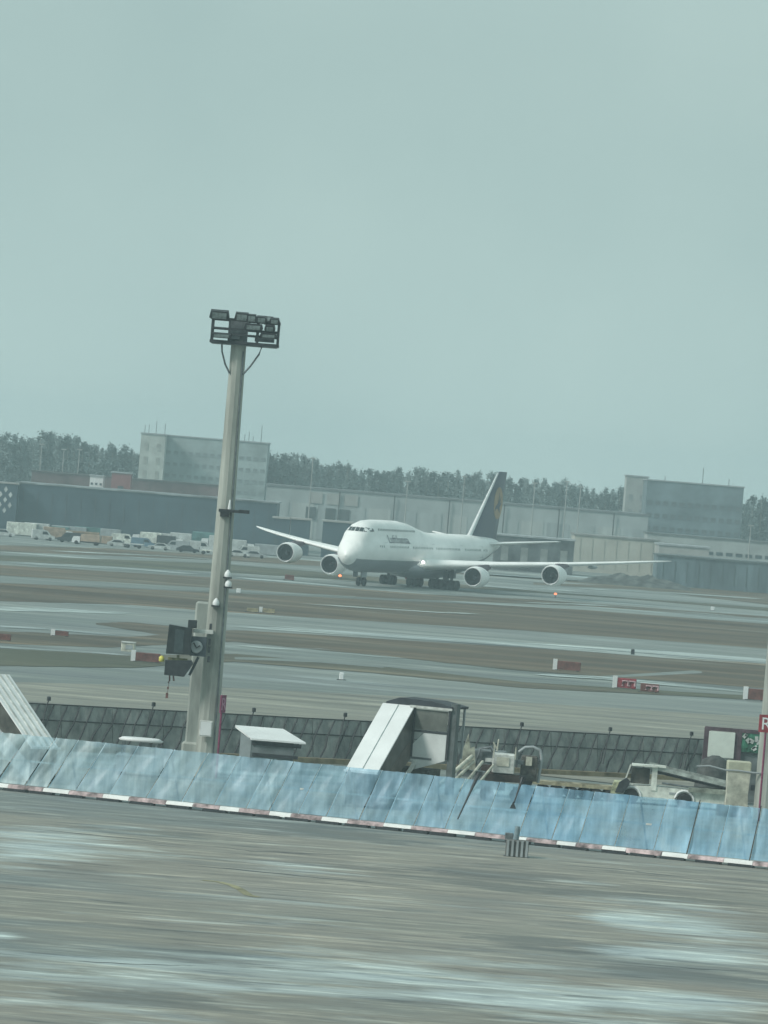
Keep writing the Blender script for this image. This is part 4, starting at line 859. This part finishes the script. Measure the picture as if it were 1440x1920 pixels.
field_lamp(637, 1087, .5, (1, .22, .08), 'lit orange lamp on the ground below the inner left engine', 3)
field_lamp(1041, 1120, .4, (1, .22, .10), 'lit orange lamp on grass below the right outer engine', 2.5)
for x, y, lb in ((447, 1112, 'small white marker right of the left mast on brown grass'), (1336, 1145, 'small white marker on the far right grass'), (1186, 1228, 'tiny dark lamp on the pale taxiway at right'), (640, 1275, 'small pale marker on the grey taxiway above the stairs')):
    q = G(x, y); T = thing('edge_marker', lb, 'marker', (q.x, q.y, 0), 0, 'small airfield markers'); d_ = 'dark' in lb
    MB().cham((0, 0, .35), (.4 if y > 1200 else .6, .4, .6), .06).build('body', darkm if d_ else white, T); MB().box((0, 0, .03), (.8, .6, .06)).build('base', darkm, T)

# ------------------------------------------------------------------ far buildings
def building(name, label, cat, x0, x1, ytop, D, wall, depth=20, rz=0, roofm=None, wins=None, group=None, doors=0, roof_h=.35, winm=None, parapet=True):
    a, b_ = P(x0, ytop[0], D), P(x1, ytop[1], D); zt = (a.z + b_.z) / 2; wd = b_.x - a.x
    T = thing(name, label, cat, ((a.x + b_.x) / 2, D, 0), rz, group)
    MB().box((0, depth / 2, zt / 2), (wd, depth, zt)).build('wall', wall, T)
    if parapet: MB().box((0, depth / 2, zt + roof_h / 2 - .02), (wd + .5, depth + .5, roof_h)).build('roof', roofm or greyp, T)
    if wins:
        nx, nz, ww, wh, zb, zs = wins; wb_ = MB().box((0, 0, 0), (ww, .12, wh)); base = None
        for j in range(nz):
            for i in range(nx):
                if base is None: o = base = wb_.build('window', winm or mat('far_window', (.06, .08, .09), .3, .3, .2), T)
                else: o = base.copy(); col.objects.link(o); o.parent = T
                o.location = (-wd / 2 + (i + .5) * wd / nx, -.03, zb + j * zs)
    for k in range(doors):
        MB().box((-wd / 2 + (k + .5) * wd / doors, -.06, zt * .36), (wd / doors * .86, .14, zt * .70)).build('hangar_door', mat('hangar_door_%d' % (k % 3), [(.32, .36, .36), (.38, .41, .40), (.29, .33, .335)][k % 3], .7, .15, .3, stretch=(1, 1, .1)), T)
    return T, wd, zt
farwall = mat('far_wall', (.30, .34, .345), .8, .2, .12)  # far wall colours from here on are lightened to paint in haze
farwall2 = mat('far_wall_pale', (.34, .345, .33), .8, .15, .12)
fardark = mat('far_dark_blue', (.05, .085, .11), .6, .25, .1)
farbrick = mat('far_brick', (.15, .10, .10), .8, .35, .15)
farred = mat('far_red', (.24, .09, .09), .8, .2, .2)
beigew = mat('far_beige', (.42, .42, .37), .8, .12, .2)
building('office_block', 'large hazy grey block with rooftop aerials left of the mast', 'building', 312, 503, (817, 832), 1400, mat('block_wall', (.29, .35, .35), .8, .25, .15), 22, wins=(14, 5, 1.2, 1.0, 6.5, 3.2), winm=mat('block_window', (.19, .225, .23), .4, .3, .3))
T, wd, zt = building('stair_tower', 'pale slim tower joined to the left end of the grey block', 'building', 265, 311, (813, 816), 1390, mat('tower_wall', (.42, .45, .42), .8, .2, .2), 12, wins=(2, 4, 1.0, 2.0, 9, 3.8), winm=mat('tower_win', (.31, .325, .30), .5, .2, .3))
for x in (-2.6, -1.5, .5, 2.9): MB().tube([(x, 3, zt), (x, 3, zt + random.uniform(1.5, 4.6))], .09, 5).build('aerial', steel, T)
# aerials on the block's right end
q = P(480, 832, 1401)
for k, (x, h) in enumerate(((458, 2.2), (466, 3), (474, 1.8), (489, 5))):
    a = P(x, 832, 1402); b = MB(); b.tube([(0, 0, 0), (0, 0, h)], .1, 5); b.box((0, 0, .15), (.9, .9, .3)); o = tag(b.build('roof_aerial', steel), ['short thin aerial on the grey block roof, nearest the mast', 'thin aerial on the grey block roof, second right of the mast', 'shortest aerial on the grey block roof, third right of the mast', 'tallest aerial near the right end of the grey block roof'][k], 'aerial', 'aerials on the grey block'); o.location = (a.x, 1402, zat(480, 833, 1401) + .3)
building('brick_hall', 'low brown-red hall running behind the dark blue hall at left', 'building', 60, 412, (884, 912), 1260, farbrick, 18, wins=(22, 1, 2.2, .9, 8.6, 1), roofm=mat('brick_roof', (.075, .07, .07), .8, .3, .2))
building('red_cabin', 'small faded red cube building rising between brown hall and blue hall', 'building', 210, 246, (886, 889), 1235, farred, 8, wins=(1, 1, 1.4, .8, 9.6, 1))
building('white_cabin', 'small bright rooftop cabin on the brown-red hall', 'building', 169, 194, (892, 894), 1240, white, 6, wins=(3, 1, .5, .5, 10, 1))
T, wd, zt = building('dark_hall', 'long dark blue hall with pale roof edge across the left', 'building', 32, 520, (907, 943), 1070, fardark, 30, roofm=mat('roof_pale', (.24, .27, .28), .7, .6, .12), roof_h=.3, wins=(18, 1, .15, 5.6, 5.6, 1), winm=mat('hall_joint', (.075, .09, .105), .6, .3, .3))
# chequered gable at the far left
q = P(16, 935, 1066); T = thing('chequered_building', 'building end with white chequered pattern at the far left', 'building', (q.x, q.y, 0))
zt = zat(16, 907, 1066); MB().box((-2, 6, zt / 2), (7.5, 12, zt)).build('wall', fardark, T); MB().box((-2, 6, zt + .12), (7.9, 12.4, .3)).build('roof', farwall2, T)
b = MB()
for i in range(6):
    for j in range(5):
        if (i + j) % 2 == 0: b.prism([(0, -.65), (.42, 0), (0, .65), (-.42, 0)], .08, 'y', (-4.9 + i * 1.05, -.06, zt - 1.2 - j * 1.1))
b.build('chequer_pattern', mat('chequer_white', (.5, .53, .52), .7, .3, .3), T)
# hangars
T, wd, zt = building('hangar', 'very long pale grey hangar with tall doors behind the jet', 'hangar', 500, 1216, (912, 966), 1290, mat('hangar_wall', (.32, .36, .36), .8, .18, .08), 40, doors=15, roofm=mat('hangar_roof', (.15, .17, .175), .8, .2, .1), roof_h=.5)
b = MB()
for x in (-36, -31.5, -27): MB().box((x, -.25, 10.6), (3.4, .1, 2.8)).build('light_panel', farwall2, T)
for x in (-37, -32, -28.5): MB().box((x, -.28, 6.6), (2.6, .12, 3.2)).build('opening', mat('open_dark', (.06, .075, .08), .8, .3, .3), T)
for k in range(6): MB().tube([(-30 + k * 14, -.6, 0), (-30 + k * 14, -.6, zt)], .15, 5).build('downpipe', darkm, T)
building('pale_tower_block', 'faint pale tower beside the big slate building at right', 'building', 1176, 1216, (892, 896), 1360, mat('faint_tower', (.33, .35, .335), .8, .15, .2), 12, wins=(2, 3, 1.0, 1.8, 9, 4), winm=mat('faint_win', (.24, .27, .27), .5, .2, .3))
T, wd, zt = building('slate_block', 'big slate grey block on the right skyline', 'building', 1214, 1395, (901, 914), 1340, mat('slate_wall', (.14, .19, .21), .8, .3, .1), 26, wins=(12, 4, 1.3, 1.2, 6, 3.4), winm=mat('slate_window', (.10, .12, .13), .4, .3, .2))
for x, h in ((2, 4.5), (9, 2), (-8, 1.5)): MB().tube([(x, 4, zt), (x, 4, zt + h)], .1, 5).build('aerial', steel, T)
building('terrace_building', 'long low grey building with light strip under the slate block', 'building', 1214, 1470, (1001, 1020), 1200, mat('terrace_wall', (.34, .37, .36), .8, .2, .15), 14, roofm=mat('terr_roof', (.13, .15, .15), .8, .2, .2), wins=(14, 1, 1.6, .8, 5.5, 1))
building('beige_hall', 'plain beige low hall behind the right wingtip', 'building', 1078, 1236, (1004, 1014), 1120, beigew, 20, wins=(7, 1, .2, 6.5, 4.2, 1), winm=mat('beige_seam', (.38, .38, .335), .8, .2, .3), roofm=mat('beige_roof', (.25, .26, .25), .8, .3, .2))
building('white_hall', 'small white flat-roofed hall right of the beige hall', 'building', 1236, 1330, (1022, 1028), 1100, farwall2, 16, wins=(4, 1, 1, .5, 5.5, 1), winm=mat('wh_win', (.25, .28, .28), .5, .2, .2))
building('dark_shed', 'long dark blue-grey shed at the right behind the wingtip', 'building', 1234, 1480, (1043, 1060), 1030, mat('dark_shed_wall', (.11, .155, .175), .7, .35, .3, stretch=(1, 1, .2)), 16, roofm=mat('ds_roof', (.10, .125, .13), .7, .3, .1), wins=(11, 1, .14, 4.2, 3.0, 1), winm=mat('shed_joint', (.085, .11, .115), .6, .3, .3))
building('stone_shed', 'dark low sheds between the tailplane and the beige hall', 'building', 930, 1078, (1006, 1012), 1060, mat('stone_shed_wall', (.10, .115, .12), .8, .5, .25), 14, wins=(4, 1, 1.5, 3.0, 3.5, 1), winm=mat('shed_open', (.22, .24, .23), .8, .3, .3))
for k, (x0, x1, y0, lb) in enumerate(((513, 544, 971, 'dark open shed with pale roof, leftmost of three by the left wing'), (546, 582, 973, 'dark open shed with pale roof, middle of three by the left wing'), (606, 660, 978, 'wider dark shed with bright roof edge beside the jet nose'))):
    building('open_shed', lb, 'shed', x0, x1, (y0, y0 + 3), 1040, fardark, 8, roofm=farwall2, wins=(2, 1, .9, 1.2, 2.6, 1), group='dark sheds beyond the left wing')

# ------------------------------------------------------------------ earth mound
q = G(1195, 1100); b = MB(); n, m_ = 36, 12; rs = []
wd = 215 * q.y / F_PX
for j in range(m_ + 1):
    v = j / m_; rs.append([(q.x - wd / 2 + wd * i / n, q.y + 14 * v, -.05 + 2.6 * max(0, math.sin(math.pi * v)) ** .8 * (math.sin(math.pi * i / n) ** .7) * (.75 + .25 * math.sin(i * .9 + j) * math.sin(i * .37)) + random.uniform(-.08, .12)) for i in range(n + 1)])
b.rings(rs, closed=False, smooth=True, cap=False); struct('earth_mound', b, mat('mound_earth', (.09, .10, .095), .95, .5, .5))

# ------------------------------------------------------------------ vehicles on the far apron
cols = {'white': mat('dull_white_body', (.50, .53, .52), .6, .2, .8), 'grey': greyp, 'orange': orangep, 'blue': bluep, 'cream': cream, 'dark': darkm, 'tan': mat('tan_far', (.3, .22, .15), .7, .3, .5), 'teal': mat('teal_far', (.1, .22, .22), .6, .3, .5), 'dull red': dullred}
spec = [  # px, D, kind, colour, len, height, rot, label
 (6, 985, 'car', 'white', 4.6, 1.6, 4, 'white car cut off by the left edge of the far apron'),
 (40, 1010, 'box', 'cream', 6, 2.9, 0, 'cream container at the left under the dark hall'),
 (68, 1012, 'box', 'white', 5, 3.0, 0, 'bright white container under the left part of the dark hall'),
 (80, 980, 'van', 'white', 4.4, 2.2, 10, 'small white van in front of the bright white container'),
 (108, 985, 'truck', 'orange', 6, 2.9, 5, 'orange box truck near the left of the vehicle row'),
 (100, 1014, 'box', 'teal', 6, 2.6, 0, 'teal container behind the orange box truck'),
 (128, 1016, 'box', 'grey', 7, 2.8, 0, 'grey container behind the dark van'),
 (132, 975, 'van', 'dark', 5, 2.2, 180, 'dark van between the orange truck and the tan container'),
 (152, 1000, 'box', 'tan', 7, 2.2, 2, 'tan container in the middle of the orange vehicles'),
 (162, 968, 'truck', 'orange', 5.5, 2.2, 175, 'low orange truck in front of the tan container'),
 (186, 990, 'box', 'orange', 5, 1.8, 0, 'low orange skip to the right of the tan container'),
 (176, 1018, 'box', 'teal', 8, 2.9, 0, 'long teal container behind the orange skip'),
 (206, 1012, 'box', 'grey', 4, 3.0, 0, 'pale grey cabin right of the long teal container'),
 (222, 975, 'car', 'white', 4.4, 1.5, 3, 'white car right of the orange skip'),
 (232, 1005, 'van', 'cream', 5, 2.3, 0, 'cream van behind the first white car'),
 (250, 972, 'dolly', 'white', 4, 1, 0, 'empty pale trailer left of the blue van'),
 (268, 985, 'van', 'blue', 4.8, 2.1, 5, 'blue van in the middle of the far vehicle row'),
 (274, 1010, 'truck', 'cream', 6, 3, 180, 'cream box truck behind the blue van'),
 (296, 1012, 'box', 'white', 4.5, 3.0, 0, 'white cabin right of the cream box truck'),
 (298, 975, 'car', 'white', 4.3, 1.5, 182, 'white car in front of the white cabin'),
 (318, 1008, 'truck', 'dark', 5.5, 2.6, 0, 'dark truck between white cabin and white box truck'),
 (330, 982, 'van', 'grey', 5, 2.2, 178, 'grey van in front of the dark truck'),
 (345, 1010, 'truck', 'white', 6, 3.4, 4, 'tall white box truck just left of the mast'),
 (352, 972, 'car', 'dark', 4.4, 1.5, 0, 'dark car in front of the tall white box truck'),
 (374, 985, 'van', 'white', 5.2, 2.4, 0, 'white van with its rear at the mast'),
 (380, 1010, 'box', 'teal', 4.5, 4.0, 0, 'tall teal silo cabin left of the mast'),
 (398, 1008, 'truck', 'white', 5, 3.5, 180, 'high white truck partly behind the mast'),
 (392, 968, 'dolly', 'cream', 4, 1, 0, 'pale empty trailer close to the mast foot of the row'),
 (448, 1005, 'truck', 'white', 6, 3.0, 6, 'white truck just right of the mast'),
 (462, 985, 'van', 'white', 4.8, 2.2, 185, 'white van near the left wingtip'),
 (478, 970, 'car', 'grey', 4.4, 1.5, 0, 'grey car under the left wingtip'),
 (446, 968, 'car', 'white', 4.4, 1.5, 4, 'white car right of the mast in front of the trucks'),
 (500, 1010, 'box', 'grey', 5, 2.4, 0, 'grey container behind the left wingtip'),
]
nmz = {'car': ('parked_car', 'car'), 'van': ('parked_van', 'van'), 'truck': ('box_truck', 'truck'), 'box': ('container', 'container'), 'dolly': ('flat_trailer', 'trailer')}
for px_, D, kd, cn, ln, h, rz, lb in spec:
    q = GD(px_, D); van(nmz[kd][0], lb, nmz[kd][1], (q.x, D, 0), R(rz), cols[cn], ln, 2.2, h * .9, kd, nmz[kd][1] + 's on the far apron')

# ------------------------------------------------------------------ lamp posts in the distance
post = None
for k, (x, yt, D) in enumerate(((68, 832, 1300), (110, 842, 1300), (139, 842, 1300), (575, 858, 1275), (755, 902, 1270), (860, 893, 1275), (992, 905, 1275), (1052, 902, 1275), (1078, 912, 1275), (1400, 985, 1190))):
    h = zat(x, yt, D); q = GD(x, D)
    T = thing('apron_light_pole', '', 'light pole', (q.x, D, 0), 0, 'thin pale light poles in the distance')
    MB().tube([(0, 0, 0), (0, 0, h)], [.22, .12], 6).build('pole', farwall2, T); MB().box((0, 0, h), (1.3, .4, .25)).build('lamp_head', farwall2, T)
    T['label'] = ['thin pale pole among the leftmost trees', 'thin pale pole in the trees, second from the left', 'thin pale pole in the trees left of the pale tower', 'thin pole right of the grey block above the hangar roof', 'thin pole above the hangar roof over the jet nose', 'thin pole above the hangar just left of the tail fin', 'thin pole above the hangar just right of the tail fin', 'first of two close thin poles right of the tail fin', 'second of two close thin poles right of the tail fin', 'thin pole in front of the terrace building at the right'][k]

# ------------------------------------------------------------------ trees
leafm = [mat('hazed_needles', (.15, .205, .21), .9, .22, .35), mat('hazed_leaves', (.16, .21, .21), .9, .22, .35)]  # leaf colours lightened and blued to paint in distance haze
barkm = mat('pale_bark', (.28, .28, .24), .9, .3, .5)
def leaf_cloud(rnd, H_, kind):
    mb = MB()
    clumps = []
    for _ in range(rnd.randint(38, 48)):
        t = rnd.random()
        z = H_ * (.30 + .65 * t) if kind == 0 else H_ * (.14 + .8 * t)
        rr = (3.1 if kind == 0 else 3.4) * math.sin(math.pi * (.12 + .8 * t)) * rnd.uniform(.2, 1); a = rnd.uniform(0, 6.28)
        if kind == 2: rr = 2.6 * (1.02 - t) * rnd.uniform(.3, 1)
        clumps.append((math.cos(a) * rr, math.sin(a) * rr, z, rnd.uniform(.5, 1.25) * (1.1 - .4 * t)))
    clumps.append((0, 0, H_ * .95, .7))
    for cx, cy, cz_, cr_ in clumps:
        for _ in range(52):
            d = Vector((rnd.gauss(0, .62), rnd.gauss(0, .62), rnd.gauss(0, .75))) * cr_
            c = Vector((cx, cy, cz_)) + d; s_ = rnd.uniform(.14, .34); a = Vector((rnd.gauss(0, 1), rnd.gauss(0, 1), rnd.gauss(0, 1))).normalized(); b = a.orthogonal().normalized()
            mb.add([c + a * s_, c + b * s_, c - a * s_, c - b * s_ * .6], [(0, 1, 2, 3)])
    return mb, clumps
protos = []
for k in range(8):
    rnd = random.Random(40 + k); kind = [0, 0, 1, 0, 2, 1, 0, 2][k]; H_ = 21
    T = thing('pine_tree' if kind != 1 else 'broadleaf_tree', 'tall dark tree in the hazy wood along the skyline', 'tree', (0, 0, 0), 0, 'trees of the hazy wood on the skyline')
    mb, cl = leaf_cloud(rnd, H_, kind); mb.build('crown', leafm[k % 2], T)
    b = MB(); b.tube([(0, 0, -.1), (rnd.uniform(-.2, .2), 0, H_ * .5), (rnd.uniform(-.4, .4), rnd.uniform(-.3, .3), H_ * .93)], [.28, .2, .06], 7)
    for cx, cy, cz_, cr_ in cl[:9]: b.tube([(0, 0, cz_ - 1.6), (cx, cy, cz_)], [.1, .03], 4)
    b.build('trunk', barkm, T); protos.append(T)
used = set(); ti = 0
def tree_at(px_, D, h, lbl):
    k = random.randrange(8); q = GD(px_, D)
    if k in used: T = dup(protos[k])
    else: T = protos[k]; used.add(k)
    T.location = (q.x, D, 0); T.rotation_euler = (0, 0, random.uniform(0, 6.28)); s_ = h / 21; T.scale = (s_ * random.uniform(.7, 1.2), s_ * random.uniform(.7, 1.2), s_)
    T['label'], T['group'] = lbl
ZONE = lambda x: (('tall pine-like tree with pale trunk in the hazy wood left of the grey block', 'trees left of the grey block') if x < 300 else
                  ('tree rising in haze above the hangar roof between grey block and tail fin', 'trees above the hangar roof left of the tail fin') if x < 940 else
                  ('tree rising above the hangar roof between tail fin and slate block', 'trees between tail fin and slate block') if x < 1215 else
                  ('dark tree at the right edge beside the slate block', 'trees beside the slate block'))
def ybase(x):                                      # skyline height of the wood
    pts = [(-40, 812), (30, 812), (65, 806), (120, 816), (170, 828), (215, 835), (300, 840), (500, 850), (560, 852), (620, 868), (700, 876), (800, 880), (900, 884), (1000, 898), (1070, 899), (1100, 908), (1180, 912), (1260, 915), (1395, 928), (1480, 926)]
    for a, b in zip(pts, pts[1:]):
        if a[0] <= x <= b[0]: return a[1] + (b[1] - a[1]) * (x - a[0]) / (b[0] - a[0])
    return 930
for row, (D, step) in enumerate(((1425, 15), (1445, 14), (1470, 13))):
    x = -40
    while x < 1480:
        if not (270 < x < 490 and row < 3 and False) and not (1225 < x < 1385):
            h = zat(x, ybase(x), D) + random.uniform(-2.6, 1.0) - row * .2
            tree_at(x, D, h, ZONE(x))
        x += step * random.uniform(.75, 1.3)
for k in range(8):
    if k not in used: bpy.data.objects.remove(protos[k])

# ------------------------------------------------------------------ haze
hz = MB().box((0, 930, 17), (1900, 2000, 36)).build('haze', bpy.data.materials.new('haze_air')); hz['kind'] = 'stuff'
hm = hz.data.materials[0]; hm.use_nodes = True; nt = hm.node_tree; nt.nodes.clear()
pv = N(nt, 'ShaderNodeVolumePrincipled'); pv.inputs['Color'].default_value = (.74, .95, 1, 1); pv.inputs['Density'].default_value = .00033; pv.inputs['Anisotropy'].default_value = 0
oo = N(nt, 'ShaderNodeOutputMaterial'); nt.links.new(pv.outputs[0], oo.inputs['Volume'])
